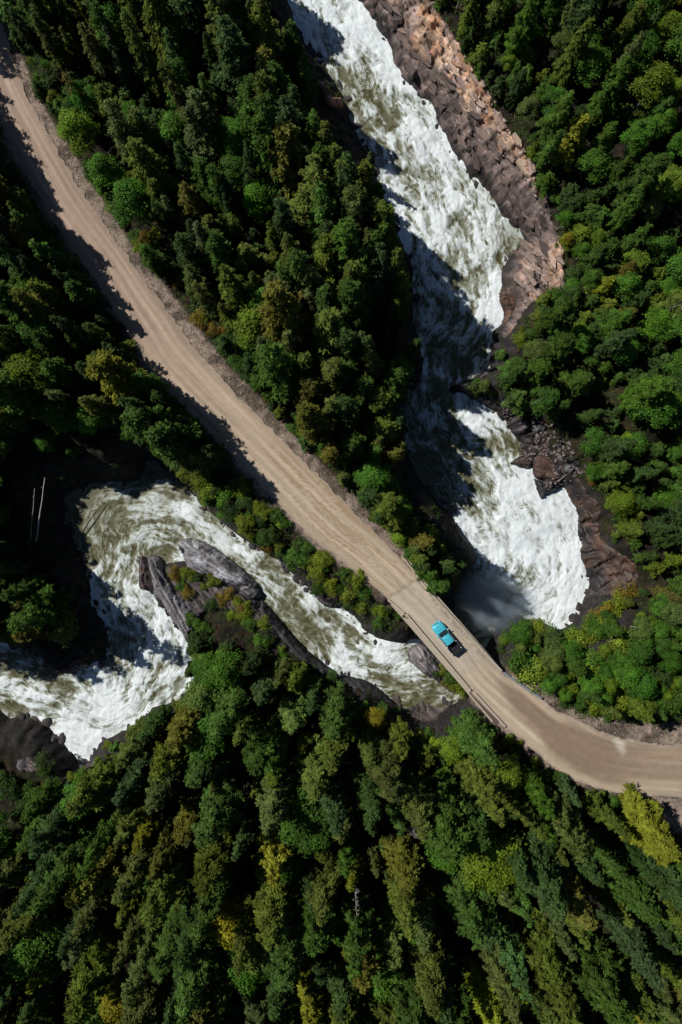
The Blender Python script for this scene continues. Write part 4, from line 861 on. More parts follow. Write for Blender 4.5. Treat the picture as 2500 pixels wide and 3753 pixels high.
for x, yv in ((1.52, -.3), (1.52, .25)):
    MB().tube([(x, yv, 1.275), (x-.22, yv+.42, 1.49)], .014, 5).build('wiper', M['black'], truck).location = (.045, 0, .06)

# ------------------------------------------------------------------ trees: a few of each kind, then copies
def cards(P, D, Nn, L, Wd, leaf):
    """rhombus leaves: base P, direction D, face normal about Nn"""
    D = D/(np.linalg.norm(D, axis=1)[:, None]+1e-9); S = np.cross(D, Nn); S /= np.linalg.norm(S, axis=1)[:, None]+1e-9
    up = np.cross(S, D)
    m_ = P+D*(L*.5)[:, None]+up*(L*.08)[:, None]
    V = np.stack([P, m_+S*(Wd*.5)[:, None], P+D*L[:, None], m_-S*(Wd*.5)[:, None]], 1).reshape(-1, 3)
    F = np.arange(len(P)*4).reshape(-1, 4); return V, F, np.repeat(leaf, 4)
def trunk_mesh(h, r0, g, bend=.3, limbs=0, reach=1.0, z0=.35):
    mb = MB(); pts = []; rad = []
    bx, by = g.normal(0, bend), g.normal(0, bend)
    for k in range(9):
        t = k/8; pts.append((bx*math.sin(t*3), by*math.sin(t*2.5), -.9+(h+.9)*t)); rad.append(max(r0*(1-t)**.9*(1.35 if k == 0 else 1), .02))
    mb.tube(pts, rad, 8)
    for i in range(limbs):
        t = g.uniform(z0, .9); a = g.uniform(0, 6.28); k = t*8; i0 = int(k); p = Vector(pts[i0]).lerp(Vector(pts[min(i0+1, 8)]), k-i0); L = reach*(1.15-t)*g.uniform(.7, 1.2)
        q1 = p+Vector((math.cos(a)*L*.55, math.sin(a)*L*.55, L*.45)); q2 = q1+Vector((math.cos(a+g.normal(0, .4))*L*.5, math.sin(a)*L*.5, L*.35))
        mb.tube([p, q1, q2], [r0*.35*(1.1-t), r0*.2*(1.1-t), .02], 5)
    return mb.mesh('trunk', True)
def conifer(seed, h, rm, nb, droop, rise, spray, width, top=.97, z0=.1, shape=.8, clump=.42):
    g = np.random.default_rng(seed); PP = []; DD = []; NN = []; LL = []; WW = []; LE = []
    lob = g.uniform(.7, 1.2, (6, 9))
    UP = np.array([0, 0, 1.])
    for i in range(nb):
        f = z0+(top-z0)*((i+g.random())/nb)**1.05
        az = (i*2.39996+g.normal(0, .45)) % 6.28318; prof = max(1-f, 0)**shape*min(1, (f-z0)/.15+.4)
        if g.random() < .1: continue
        L = rm*prof*g.uniform(.7, 1.18)*lob[int(f*5.99), int(az/6.2832*8.99)]+.3
        rad = np.array([math.cos(az), math.sin(az), 0]); tan = np.array([-math.sin(az), math.cos(az), 0]); bl = g.random()
        def bough(s): 
            p = rad[None]*(s*L)[:, None]; p[:, 2] = f*h+L*(rise*s-droop*s*s); return p
        ns = max(4, int(L/.19)); s = np.linspace(.12, 1, ns); pos = bough(s); ax = rad[None]+UP[None]*(rise-2*droop*s)[:, None]
        for side in (-1, -1, 0, 1, 1):
            tw = (spray*L*(1.05-.7*s)+.2)*g.uniform(.6, 1.2, ns) if side else np.full(ns, .55)
            d = ax*g.uniform(.5, 1., (ns, 1))+side*tan[None]*g.uniform(.6, 1.1, (ns, 1))-UP*g.uniform(0, .4, (ns, 1))
            PP.append(pos+g.normal(0, .05, (ns, 3))); DD.append(d); NN.append(UP+g.normal(0, .3, (ns, 3))); LL.append(tw); WW.append(width*g.uniform(.7, 1.3, ns)); LE.append(np.clip(.5*bl+.4*g.random(ns), 0, 1))
        nc = max(1, int(L*1.4+g.random()))
        sc_ = g.uniform(.35, 1.02, nc); cen = bough(sc_)+tan[None]*(g.uniform(-1, 1, nc)*spray*L*(1.1-.75*sc_))[:, None]; cen[:, 2] += g.uniform(-.12, .1, nc)
        m_ = 11; k = np.repeat(np.arange(nc), m_); q = g.normal(0, 1, (nc*m_, 3)); q /= np.linalg.norm(q, axis=1)[:, None]; q[:, 2] = np.abs(q[:, 2])*.8-.15
        cr_ = clump*g.uniform(.7, 1.25, nc)*(.55+.45*min(L/2, 1))
        st = cen[k]+q*(cr_[k]*.25)[:, None]
        PP.append(st); DD.append(q+rad[None]*.7-UP*.1); NN.append(UP*.9+q*.5+g.normal(0, .35, (nc*m_, 3))); LL.append(cr_[k]*g.uniform(.8, 1.5, nc*m_)); WW.append(width*g.uniform(.8, 1.5, nc*m_)); LE.append(np.clip(.35*bl+.3*g.random(nc)[k]+.35*g.random(nc*m_), 0, 1))
    nt = 16; zt = np.linspace(top-.06, 1.0, nt)*h; a = g.uniform(0, 6.28, nt)
    PP.append(np.stack([np.zeros(nt), np.zeros(nt), zt-.2], 1)); DD.append(np.stack([np.cos(a)*.6, np.sin(a)*.6, np.ones(nt)], 1)); NN.append(g.normal(0, 1, (nt, 3))); LL.append(np.full(nt, .5)); WW.append(np.full(nt, .18)); LE.append(g.random(nt))
    V, F, lf = cards(np.vstack(PP), np.vstack(DD), np.vstack(NN), np.concatenate(LL), np.concatenate(WW), np.concatenate(LE))
    cr = np_mesh('crown', V, F, False, None, {'leaf': lf}); cr.materials.append(M['needle'])
    tr = trunk_mesh(h*.97, .012*h+.05, g, .05); tr.materials.append(M['bark'])
    return cr, tr, h, rm
def broadleaf(seed, h, rm, ncl, nl, size, z0=.3, openness=1.0, pale=False):
    g = np.random.default_rng(seed); C = []; RC = []
    while len(C) < ncl:
        q = g.normal(0, 1, 3); q /= np.linalg.norm(q); rr = g.uniform(.45, 1.0)**.6
        if q[2] < -.5: continue
        zz = z0+(1-z0)*(.5+.5*q[2]*rr); wdt = math.sin(min(max((zz-z0)/(1-z0)*.86+.12, 0), 1)*math.pi)**.6
        C.append((q[0]*rr*rm*wdt*g.uniform(.7, 1.15), q[1]*rr*rm*wdt*g.uniform(.7, 1.15), zz*h)); RC.append(g.uniform(.22, .42)*rm*openness)
    C = np.array(C); RC = np.array(RC); k = np.repeat(np.arange(ncl), nl); n_ = len(k)
    q = g.normal(0, 1, (n_, 3)); q /= np.linalg.norm(q, axis=1)[:, None]; q[:, 2] = np.where(q[:, 2] < -.3, -q[:, 2], q[:, 2])
    rr = g.uniform(.3, 1.05, n_)**.6
    P = C[k]+q*(RC[k]*rr)[:, None]*np.array([1.15, 1.15, .75]); Nn = q*.9+np.array([0, 0, .6])+g.normal(0, .5, (n_, 3)); D = g.normal(0, 1, (n_, 3))+q*.6-np.array([0, 0, .25]); D -= Nn*((D*Nn).sum(1)/(Nn*Nn).sum(1))[:, None]
    bl = g.random(ncl)[k]
    V, F, lf = cards(P, D, Nn, size*g.uniform(.7, 1.4, n_), size*.72*g.uniform(.7, 1.3, n_), np.clip(.45*bl+.55*g.random(n_), 0, 1))
    cr = np_mesh('crown', V, F, False, None, {'leaf': lf}); cr.materials.append(M['leaf'])
    tr = trunk_mesh(h*.86, .011*h+.04, g, .25, 9, rm*.8); tr.materials.append(M['pale_bark'] if pale else M['bark'])
    return cr, tr, h, rm
PROTO = {
 'fir': [conifer(500+i, 20., rm, nb, dr, ri, sp, .17, shape=shp) for i, (rm, nb, dr, ri, sp, shp) in enumerate([(2.9, 120, .5, .28, .36, .85), (3.3, 115, .55, .3, .36, .8), (2.6, 120, .6, .2, .40, .8), (3.0, 105, .45, .3, .4, .95)])],
 'cedar': [conifer(520+i, 20., rm, nb, dr, ri, sp, .2, shape=shp, clump=.5) for i, (rm, nb, dr, ri, sp, shp) in enumerate([(3.5, 125, .75, .4, .42, .62), (3.1, 120, .8, .5, .46, .55), (3.8, 120, .7, .35, .38, .7), (3.3, 115, .85, .45, .44, .5)])],
 'hemlock': [conifer(580+i, 20., rm, nb, dr, ri, sp, .16, shape=shp, clump=.36, top=.95) for i, (rm, nb, dr, ri, sp, shp) in enumerate([(3.0, 95, .7, .35, .4, .65), (3.4, 90, .6, .3, .4, .75), (2.7, 100, .8, .35, .45, .6)])],
 'broadleaf': [broadleaf(540+i, 12., rm, nc, nl, sz, pale=pl) for i, (rm, nc, nl, sz, pl) in enumerate([(3.0, 40, 150, .30, 0), (3.6, 52, 130, .32, 0), (2.6, 34, 150, .28, 1), (3.2, 44, 110, .36, 1), (2.9, 26, 190, .27, 0)])],
 'sapling': [conifer(600+i, 5., rm, 46, .4, .35, .4, .14, shape=.85, clump=.32, z0=.04) for i, rm in enumerate((1.3, 1.6, 1.1))],
 'shrub': [broadleaf(560+i, 2.4, 1.5, nc, nl, sz, .05, 1.2) for i, (nc, nl, sz) in enumerate([(14, 70, .24), (18, 55, .22), (12, 90, .2), (16, 60, .28)])],
}
TINT = {
 'fir': [('dark green', (.026, .052, .017)), ('cool green', (.031, .064, .024)), ('olive', (.058, .082, .020)), ('grey-green', (.052, .076, .030))],
 'cedar': [('deep green', (.034, .074, .014)), ('olive', (.062, .092, .018)), ('bronze-green', (.080, .090, .020)), ('yellow-green', (.115, .140, .016))],
 'hemlock': [('soft green', (.040, .086, .018)), ('sage green', (.060, .086, .028)), ('dusky green', (.027, .056, .018)), ('brownish', (.074, .074, .022))],
 'broadleaf': [('bright green', (.048, .126, .016)), ('mid green', (.036, .100, .014)), ('lime green', (.082, .138, .014)), ('golden yellow', (.15, .148, .013)), ('pale green', (.075, .115, .036))],
 'sapling': [('green', (.036, .078, .016)), ('dark', (.026, .052, .016)), ('yellowish', (.075, .11, .016))],
 'shrub': [('green', (.038, .092, .014)), ('yellow-green', (.090, .128, .014)), ('rusty orange', (.105, .080, .016)), ('dark green', (.026, .056, .014))],
}
CAT = {'sapling': 'young conifer', 'fir': 'fir tree', 'cedar': 'cedar tree', 'hemlock': 'hemlock tree', 'broadleaf': 'broadleaf tree', 'shrub': 'shrub'}
NAME = {'sapling': 'young_conifer', 'fir': 'fir_tree', 'cedar': 'cedar_tree', 'hemlock': 'hemlock_tree', 'broadleaf': 'broadleaf_tree', 'shrub': 'shrub'}
PLACE = {'A': 'in the wood between road and river bend', 'B': 'between road and upper rapids', 'C': 'on the slope across the upper rapids',
         'D': 'between plunge pool and road curve', 'E': 'in the forest below the lower rapids', 'S': 'on the narrow bank between road and lower rapids', 'F': 'on the slate point in the lower rapids'}
HR = {'A': (13, 21), 'B': (12, 21), 'C': (9, 18), 'D': (8, 15), 'E': (16, 28), 'S': (2.5, 5), 'F': (2, 5)}
used = {}
def plant(kind, x, y, z, h, tint=None, region='E', proto=None, label=None, lean=None, sr=1.0, group=None, dark=1.0):
    g = random
    k = g.randrange(len(PROTO[kind])) if proto is None else proto
    cr, tr, h0, rm = PROTO[kind][k]; ti = g.randrange(len(TINT[kind])) if tint is None else tint
    nm, c = TINT[kind][ti]
    e = bpy.data.objects.new(NAME[kind], None); COL.objects.link(e); e.location = (x, y, z-.1); e.empty_display_size = .5
    e.rotation_euler = (g.gauss(0, .035), g.gauss(0, .035), g.uniform(0, 6.28)) if lean is None else lean
    s = h/h0; e.scale = (s*sr, s*sr, s)
    cat = CAT[kind]
    if label is None:
        lo_, hi_ = HR[region]; q_ = h/(.62 if kind == 'broadleaf' else 1); dw_ = float(lookup(GDWm, x, y)); dr_ = float(lookup(GDRm, x, y))
        size = '' if kind in ('shrub', 'sapling') else ('tall ' if q_ > lo_+.7*(hi_-lo_) else ('small ' if q_ < lo_ else ''))
        near_ = '' if region in 'SF' else ('by the verge ' if dr_ < 6 and dr_ < dw_ else ('near the shore ' if dw_ < 9 else ''))
        label = f'{size}{nm} {cat} {near_}{PLACE[region]}'; group = f'{size}{nm} {cat}s {near_}{PLACE[region]}'
    tag(e, label, cat, group)
    o = bpy.data.objects.new('crown', cr); COL.objects.link(o); o.parent = e
    j = [math.exp(g.gauss(0, .13)) for _ in range(3)]; c = (c[0]*1.66, c[1]*1.52, c[2]*1.05); o.color = (c[0]*j[0]*dark, c[1]*j[0]*j[1]**.4*dark, c[2]*j[0]*j[2]*dark, 1)
    o = bpy.data.objects.new('trunk', tr); COL.objects.link(o); o.parent = e
    used[kind] = used.get(kind, 0)+1
    return e

# raster masks over the plan, 10 px cells
U0, V0, MS = -500, -500, 10
mu_, mv_ = np.meshgrid(np.arange(U0, 3050, MS), np.arange(V0, 4300, MS)); MP = np.stack([mu_.ravel(), mv_.ravel()], 1).astype(float)
def ras(poly): return inside(MP, poly).reshape(mu_.shape)
def px_poly(w): return [(1250+p[0]*20, 1876.5-p[1]*20) for p in w]
KEEP = ras(px_poly(road_a)) | ras(px_poly(road_b)) | ras(px_poly(bridge_poly)) | ras(px_poly(berm_poly)) | ras(WPX) | ras(TAN) | ras(BROWN) | ras(BOULD) | ras(BLROCK) | ras(LROCK)
KEEP |= ras([(646,1985),(693,1970),(757,1985),(837,2040),(909,2095),(955,2155),(962,2200),(900,2190),(800,2110),(700,2080)]) | ras([(505,2040),(560,2030),(600,2080),(640,2170),(700,2250),(695,2340),(606,2260),(505,2165)])
KEEP |= ras([(2035,2600),(2126,2622),(2250,2645),(2400,2655),(2600,2665),(2600,2740),(2400,2724),(2200,2680),(2040,2605)])
KEEP |= ras([(1836,2456),(1870,2440),(1985,2520),(2080,2600),(1985,2556)])
KEEP |= ras([(1497,2392),(1545,2362),(1610,2410),(1690,2500),(1690,2540),(1600,2500),(1525,2448)]) | ras([(2330,2960),(2700,2880),(2700,3080),(2450,3040)]) | ras([(1690,2510),(1740,2500),(1860,2660),(1800,2660)])
LIT = ras([(0,299),(48,398),(131,558),(191,677),(247,765),(225,800),(311,901),(398,964),(438,1076),(550,1211),(500,1275),(600,1375),(700,1480),(861,1594),(933,1602),(957,1690),(1044,1770),(1052,1834),(1148,1937),(1200,2000),(1371,2120),(1419,2176),
     (1436,2208),(1714,2526),(1851,2664),(1912,2716),(1989,2785),(2065,2838),(2180,2884),(2500,2923),(2800,2925),(2800,2735),(2400,2722),(2126,2645),(1975,2553),(1836,2456),(1555,2150),(1490,2050),(1300,1850),(930,1510),(693,1240),(271,650),(60,300),(0,120)])
LIT |= ras([(1110,40),(1200,95),(1290,100),(1330,180),(1275,230),(1270,330),(1310,480),(1400,545),(1485,620),(1470,655),(1400,640),(1440,720),(1480,820),(1560,890),(1640,970),(1700,1040),(1740,1110),(1800,1190),(1830,1200)]+TAN[20:36]+[(1590,-200),(1240,-200)]+[(1150,-100)])
LIT |= ras([(1704,1480),(1736,1582),(1792,1638),(1824,1678),(1800,1702),(1700,1662),(1768,1742),(1776,1797),(1784,1845),(1760,1901),(1700,1920),(1740,1990),(1765,2045),(1840,2092),(1912,2148),(1968,2212),(1952,2250),(2000,2290),(2090,2310),(2330,2130),(2240,1950),(2130,1740),(2040,1600),(1900,1540),(1800,1500)])
LIT |= ras([(600,1730),(560,1790),(500,1800),(330,1800),(290,1900),(320,2000),(340,2090),(400,2160),(420,2220),(500,2340),(420,2370),(440,2470),(330,2470),(250,2510),(170,2520),(100,2440),(0,2400),(0,2590),(170,2650),(300,2790),(360,2710),(560,2580),(690,2480),(690,2360),(1000,2350),(1250,2470),(1470,2600),(1690,2560),(1500,2350),(1250,2230)])
def samp(Mk, u, v):
    i = np.clip(((np.asarray(u)-U0)/MS+.5).astype(int), 0, Mk.shape[1]-1); j = np.clip(((np.asarray(v)-V0)/MS+.5).astype(int), 0, Mk.shape[0]-1); return Mk[j, i]
westp = [((a[0]+b[0])/2, (a[1]+b[1])/2) for a, b in ROADP]
WESTM = ras([(-3000,-2000)]+westp+[(13000,2800),(13000,13000),(-3000,13000)])
SOUTHM = ras([(1700,2500)]+LOW_RIVER+[(-3000,2450),(-3000,13000),(13000,13000),(13000,2800)]+westp[::-1][:9])
EASTM = ras(UP_RIVER+[(1760,2290),(1750,2480),(1840,2560),(13000,2800),(13000,-2000),(1130,-2000)])
PENM = ras(PENIN)
def region(u, v, dr, dw):
    if samp(WESTM, u, v):
        if samp(SOUTHM, u, v): return 'F' if samp(PENM, u, v) else 'E'
        return 'S' if (u > 640 and v > 1700 and dr < 9) else 'A'
    if samp(EASTM, u, v): return 'D' if v > 2230 else 'C'
    return 'B'
TE = math.tan(R(SUN_EL)); SD = np.array([SHX, SHY])/math.hypot(SHX, SHY)
AN = np.linspace(0, 2*np.pi, 9)[:-1]
def crown_ok(x, y, z, h, r, con):
    """crown stays off the open ground of the photograph, and its shadow off the ground that lies in sun there"""
    fr = ((.12, 1.), (.4, .75), (.7, .42), (1., .02)) if con else ((.35, .8), (.6, 1.), (.85, .75), (1., .3))
    bad = 0; sb = 0; tot = 0
    for f, q in fr:
        X = x+np.cos(AN)*r*q; Y = y+np.sin(AN)*r*q; Z = z+f*h
        u, v = plan(X, Y, Z); bad += samp(KEEP, u, v).sum(); tot += 8
        for zz, msk in ((-.0, 1), (-6.5, 2), (-11.5, 3)):
            L = (Z-zz)/TE
            if L <= 0: continue
            Xs = X+SD[0]*L; Ys = Y+SD[1]*L; g_ = lookup(GHm, Xs, Ys)
            okz = np.abs(g_-zz) < 2.6
            u, v = plan(Xs, Ys, zz); sb += (samp(LIT, u, v) & okz).sum()
    return bad/tot, sb/tot
# poisson-like points
pts = []; cell = {}
def free(x, y, d):
    i, j = int(x//6), int(y//6)
    for a in (-1, 0, 1):
        for b in (-1, 0, 1):
            for (qx, qy, qd) in cell.get((i+a, j+b), ()):
                if (qx-x)**2+(qy-y)**2 < ((d+qd)*.5)**2: return False
    return True
def occupy(x, y, d): cell.setdefault((int(x//6), int(y//6)), []).append((x, y, d))
KINDS = ('fir', 'cedar', 'hemlock', 'broadleaf')
MIX = {'A': (.28, .24, .20, .28), 'B': (.36, .22, .24, .18), 'C': (.22, .34, .20, .24), 'D': (.12, .24, .16, .48), 'E': (.34, .30, .26, .10)}
TW = {'A': {'fir': (3, 3, 2, 1), 'cedar': (4, 3, 1, 1), 'hemlock': (4, 2, 3, 1), 'broadleaf': (3, 4, 1, 0, 2)}, 'B': {'fir': (3, 3, 4, 3), 'cedar': (4, 4, 1, 0), 'hemlock': (4, 4, 2, .5), 'broadleaf': (3, 5, 2, .2, 2)},
      'C': {'fir': (3, 3, 2, 1), 'cedar': (6, 3, .5, 1.6), 'hemlock': (5, 1, 3, .3), 'broadleaf': (4, 6, 2.5, .4, 1)}, 'D': {'fir': (2, 3, 2, 3), 'cedar': (4, 4, 1, 1), 'hemlock': (4, 2, 2, .5), 'broadleaf': (5, 3, 2, 0, 2)},
      'E': {'fir': (3, 3, 4, 2), 'cedar': (4, 5, 1.2, .8), 'hemlock': (5, 3, 2, .3), 'broadleaf': (4, 3, 2, .6, 1)}}
def wpick(w):
    t = random.random()*sum(w)
    for i, q in enumerate(w):
        t -= q
        if t <= 0: return i
    return len(w)-1
LIMIT = {'fir': 300, 'cedar': 300, 'hemlock': 300, 'broadleaf': 300}
SPACE = .98; STAND = []
def try_tree(x, y, hscale=1.0, kind=None, tint=None, h_fix=None, smax=.05, bmax=.06, space=None):
    z = float(lookup(GHm, x, y)); dw = float(lookup(GDWm, x, y)); dr = float(lookup(GDRm, x, y)); space = space or SPACE
    if dw < .8 or dr < .6: return False
    u, v = plan(x, y, z)
    rg = region(u, v, dr, dw)
    if rg in 'SF': return False
    if h_fix is None:
        if rg == 'B' and dw < 11 and v < 1750 and random.random() < .93: return False
        if rg == 'A' and u < 420 and v > 1700 and random.random() < .45: return False
    kd = kind or KINDS[wpick(MIX[rg])]
    if used.get(kd, 0) >= LIMIT[kd]: return False
    lo, hi = HR[rg]
    for att in range(1 if h_fix else 4):
        h = h_fix or random.uniform(lo, hi)*(1-.16*att)*hscale*(.62 if kd == 'broadleaf' else 1)
        if u < 450 and v < 800 and rg == 'B' and not h_fix: h *= .85
        pr = random.randrange(len(PROTO[kd])); _, _, h0, rm = PROTO[kd][pr]; sr = random.uniform(.85, 1.25)
        r = rm*h/h0*sr
        if not free(x, y, r*space): continue
        b, s = crown_ok(x, y, z, h, r, kd != 'broadleaf')
        if b > bmax or s > smax: continue
        occupy(x, y, r*space); STAND.append((x, y, z, h, r, kd != 'broadleaf'))
        plant(kd, x, y, z, h, wpick(TW[rg][kd]) if tint is None else tint, rg, pr, sr=sr); return True
    return False
# trees the photograph singles out
def spot(kind, u, v, h, tint, label, proto=None, sr=1.0, lean=None):
    x, y, _ = at(u, v, -1); z = float(lookup(GHm, x, y)); x, y, _ = at(u, v, z); z = float(lookup(GHm, x, y)); _, _, h0, rm = PROTO[kind][proto or 0]
    occupy(x, y, rm*h/h0*sr*1.1); return plant(kind, x, y, z, h, tint, 'E', proto, label, lean, sr)
spot('cedar', 2300, 2965, 19, 3, 'golden-green cedar standing over a bare white trunk below the road curve', 0, 1.45)
spot('broadleaf', 2400, 3230, 11, 1, 'mid green tree behind the bare white trunk below the road curve', 1)
spot('broadleaf', 1600, 2100, 3.4, 3, 'small golden yellow tree on the bank beside the timber rail', 4, .9)
spot('broadleaf', 1470, 1960, 6.2, 2, 'lime green roadside tree before the timber rail', 1)
spot('broadleaf', 1495, 2020, 4.6, 1, 'mid green tree touching the end of the timber rail', 0)
spot('broadleaf', 2260, 2440, 7.5, 0, 'vivid green round tree above the road curve', 1, 1.1)
spot('cedar', 2080, 2420, 9, 0, 'deep green cedar overhanging the bend by the metal guard rail', 1, 1.3)
spot('broadleaf', 1850, 2330, 4.6, 4, 'pale green small tree on the knob between bridge and plunge pool', 2)
spot('cedar', 1930, 2320, 6.0, 1, 'olive cedar on the rim of the plunge pool', 2, 1.2)
spot('cedar', 2060, 560, 13, 3, 'yellow-green cedar behind the tan rock bank', 2, 1.3)
spot('broadleaf', 1010, 1240, 9, 2, 'lime green rounded tree beside the road berm and the shaded bank', 0, 1.1)
spot('broadleaf', 1390, 1420, 5.0, 2, 'solitary lime green tree on the dark bank above the fall', 3)
spot('cedar', 2225, 1720, 10, 0, 'deep green cedar hanging over the top of the wet brown slope', 0, 1.3)
spot('broadleaf', 2240, 1840, 7, 2, 'lime green tree at the upper edge of the wet brown slope', 1, 1.2)
spot('cedar', 2270, 1930, 8, 1, 'olive cedar spreading over the wet brown slope', 2, 1.5)
spot('broadleaf', 2140, 1620, 8, 1, 'mid green tree behind the boulder pile', 0, 1.1)
spot('fir', 1350, 760, 10, 2, 'solitary olive fir on the dark bank of the upper rapids', 1, 1.1)
spot('fir', 1350, 640, 9, 3, 'slim grey-green fir beside the solitary olive one on the dark bank', 0)
spot('broadleaf', 860, 3250, 14, 3, 'golden yellow tree among the olive conifers of the lower forest', 3)
spot('broadleaf', 1050, 3080, 12, 0, 'bright green tree with white stems among the lower conifers', 3)
spot('broadleaf', 1620, 3050, 11, 0, 'bright green round tree in the gap of the lower forest', 1)
spot('broadleaf', 1960, 3010, 10, 0, 'bright green tree close under the road curve', 4)
spot('broadleaf', 760, 2420, 6, 0, 'bright green tree at the neck of the slate point', 1, 1.2)
spot('cedar', 880, 2460, 9, 1, 'olive cedar at the neck of the slate point', 3, 1.3)
spot('cedar', 700, 2460, 8, 0, 'deep green cedar leaning out over the white water', 1, 1.1)
spot('broadleaf', 1640, 2710, 7, 2, 'lime green tree by the rock pile under the bridge end', 3, 1.2)
# trees whose shadows reach the shadow edges of the photograph
TIPS = [(0, [(20,420),(100,540),(150,620),(200,690),(245,760),(190,790),(300,905),(390,970),(430,1080),(540,1215),(490,1280),(590,1375),(925,1605),(945,1690),(1030,1770),(1050,1830),(1135,1930),(1090,1900),(860,1600),(900,1680),(985,1780)]),
  (-5.6, [(1080,40),(1150,110),(1300,170),(1240,220),(1235,320),(1280,450),(1380,545),(1470,630),(1390,690),(1430,740),(1470,830),(1550,900),(1630,980),(1690,1050),(1740,1130),(1790,1200),(1700,1200),(1750,1280),(1650,1330),(1560,1000),(1600,1100),(1480,900),(1400,660),(1330,560),(1270,390),(1200,250),(1120,130)]),
  (-8.0, [(1640,1430),(1690,1500),(1730,1590),(1790,1650),(1815,1680),(1770,1780),(1780,1840),(1750,1890),(1690,1895),(1700,1700),(1650,1600),(1600,1500),(1550,1600),(1600,1750),(1680,1800)]),
  (-10.2, [(1760,2070),(1830,2115),(1900,2165),(1955,2225),(1930,2250),(1850,2200),(1780,2250),(1850,2250),(1720,2150),(1760,2180)]),
  (-12, [(320,1870),(300,1960),(390,2170),(420,2230),(480,2340),(515,2385),(420,2360),(430,2460),(340,2470),(640,1800),(360,2250),(330,2100),(270,1850)])]
hit = 0
for zz, tl in TIPS:
    for (tu, tv_) in tl:
        T0 = at(tu, tv_, zz)[:2]; done = 0
        for k in range(90):
            h = random.uniform(11, 24 if zz > -3 else 28); q0 = T0+np.array([random.gauss(0, .7), random.gauss(0, .7)])
            b0 = q0-SD*(h-zz)/TE; zb = float(lookup(GHm, b0[0], b0[1])); b0 = q0-SD*(h+zb-zz)/TE
            if try_tree(b0[0], b0[1], kind=random.choice(('fir', 'cedar', 'hemlock')), h_fix=h, smax=.09, bmax=.1, space=.7):
                done += 1; hit += 1
                if done >= 2: break
print('tips', hit)
# fill the stands until the ground that lies in shade in the photograph is shaded
def shaded(px_, py_, zz):
    if not STAND: return False
    A = np.array(STAND); wx_ = px_-A[:, 0]; wy_ = py_-A[:, 1]; al = wx_*SD[0]+wy_*SD[1]; pe = np.abs(wx_*SD[1]-wy_*SD[0]); f = (zz+al*TE-A[:, 2])/A[:, 3]
    rr_ = np.where(A[:, 5] > 0, np.clip(1-f, 0, 1)**.8, np.where((f > .3) & (f < 1), .9, 0))*A[:, 4]
    return bool(((al > 0) & (f > .08) & (f < 1) & (pe < rr_*.85)).any())
WATM = ras(WPX); ROADM = ras(px_poly(road_a))
dk = (WATM | ROADM) & ~LIT & (mu_ > -60) & (mu_ < 2000) & (mv_ > -60) & (mv_ < 2600) & ~((mv_ > 2230) & (mu_ > 500))
dj, di = np.nonzero(dk); sel = rng.permutation(len(dj))[:1500]; fixed = 0
for q in sel:
    u_, v_ = float(mu_[dj[q], di[q]]), float(mv_[dj[q], di[q]])
    zz = 0.0 if ROADM[dj[q], di[q]] else float(zpx([(u_, v_)])[0]); p_ = at(u_, v_, zz)
    if shaded(p_[0], p_[1], zz): continue
    for k in range(24):
        h = random.uniform(12, 22 if zz > -1 else 28); f = random.uniform(.25, .9); al = (f*h-zz)/TE; b0 = p_[:2]-SD*al; zb = float(lookup(GHm, b0[0], b0[1])); b0 = p_[:2]-SD*(zb+f*h-zz)/TE
        if try_tree(b0[0], b0[1], kind=random.choice(('fir', 'cedar', 'hemlock', 'cedar')), h_fix=h, smax=.06, bmax=.08, space=.6): fixed += 1; break
print('shade trees', fixed, used)
for k in range(26000):
    hs = 1.0 if k < 12000 else (.78 if k < 20000 else .55)
    x = rng.uniform(-74, 72); y = rng.uniform(-108, 102)
    try_tree(x, y, hs)
print('trees', used)
NOPL = ras([(1780,2410),(1870,2410),(1990,2490),(2090,2590),(2180,2650),(2100,2660),(1975,2560),(1836,2462)])
for i, (u, v, h, c) in enumerate([(2120,2298,3.2,1),(2165,2268,3.0,1),(2062,2330,3.4,0),(2205,2238,2.8,2),(1990,2312,3.0,1),(1900,2292,3.2,0),(2250,2215,3.2,1),(2185,2305,3.6,0),(2105,2345,3.6,1),(2230,2275,3.4,0),(2020,2350,3.2,3),(1945,2300,2.6,1),(1850,2300,2.4,0),(2290,2180,3.0,2),(2140,2245,2.2,2)]):
    x, y, _ = at(u, v, -4); z = float(lookup(GHm, x, y)); x, y, _ = at(u, v, z); z = float(lookup(GHm, x, y)); occupy(x, y, 1.6); plant('shrub', x, y, z, h, c, 'D', sr=1.15)
for i in range(26):
    u = random.uniform(-40, 340); v = random.uniform(2770, 2920); x, y, _ = at(u, v, -9); z = float(lookup(GHm, x, y))
    if float(lookup(GDWm, x, y)) > 1.5 and free(x, y, 1.5): occupy(x, y, 1.5); plant('shrub', x, y, z, random.uniform(1.2, 2.8), random.choice((0, 1, 3, 3)), 'E', sr=1.2)
for i, (u, v, h, c) in enumerate([(1625,2450,2.2,1),(1650,2480,2.6,0),(1672,2505,2.4,1),(1690,2535,2.0,1),(1640,2505,1.8,2),(1600,2470,1.4,3)]):
    x, y, _ = at(u, v, -8.0); plant('shrub', x, y, -8.3, h, c, 'E', label=['yellow-green bush on the rounded slate outcrop by the bridge', 'green bush crowning the slate outcrop by the bridge', 'yellow-green bush against the timber curb of the bridge', 'low yellow-green bush at the bridge abutment', 'rusty little bush on the slate outcrop by the bridge', 'small dark green bush low on the slate outcrop by the bridge'][i])
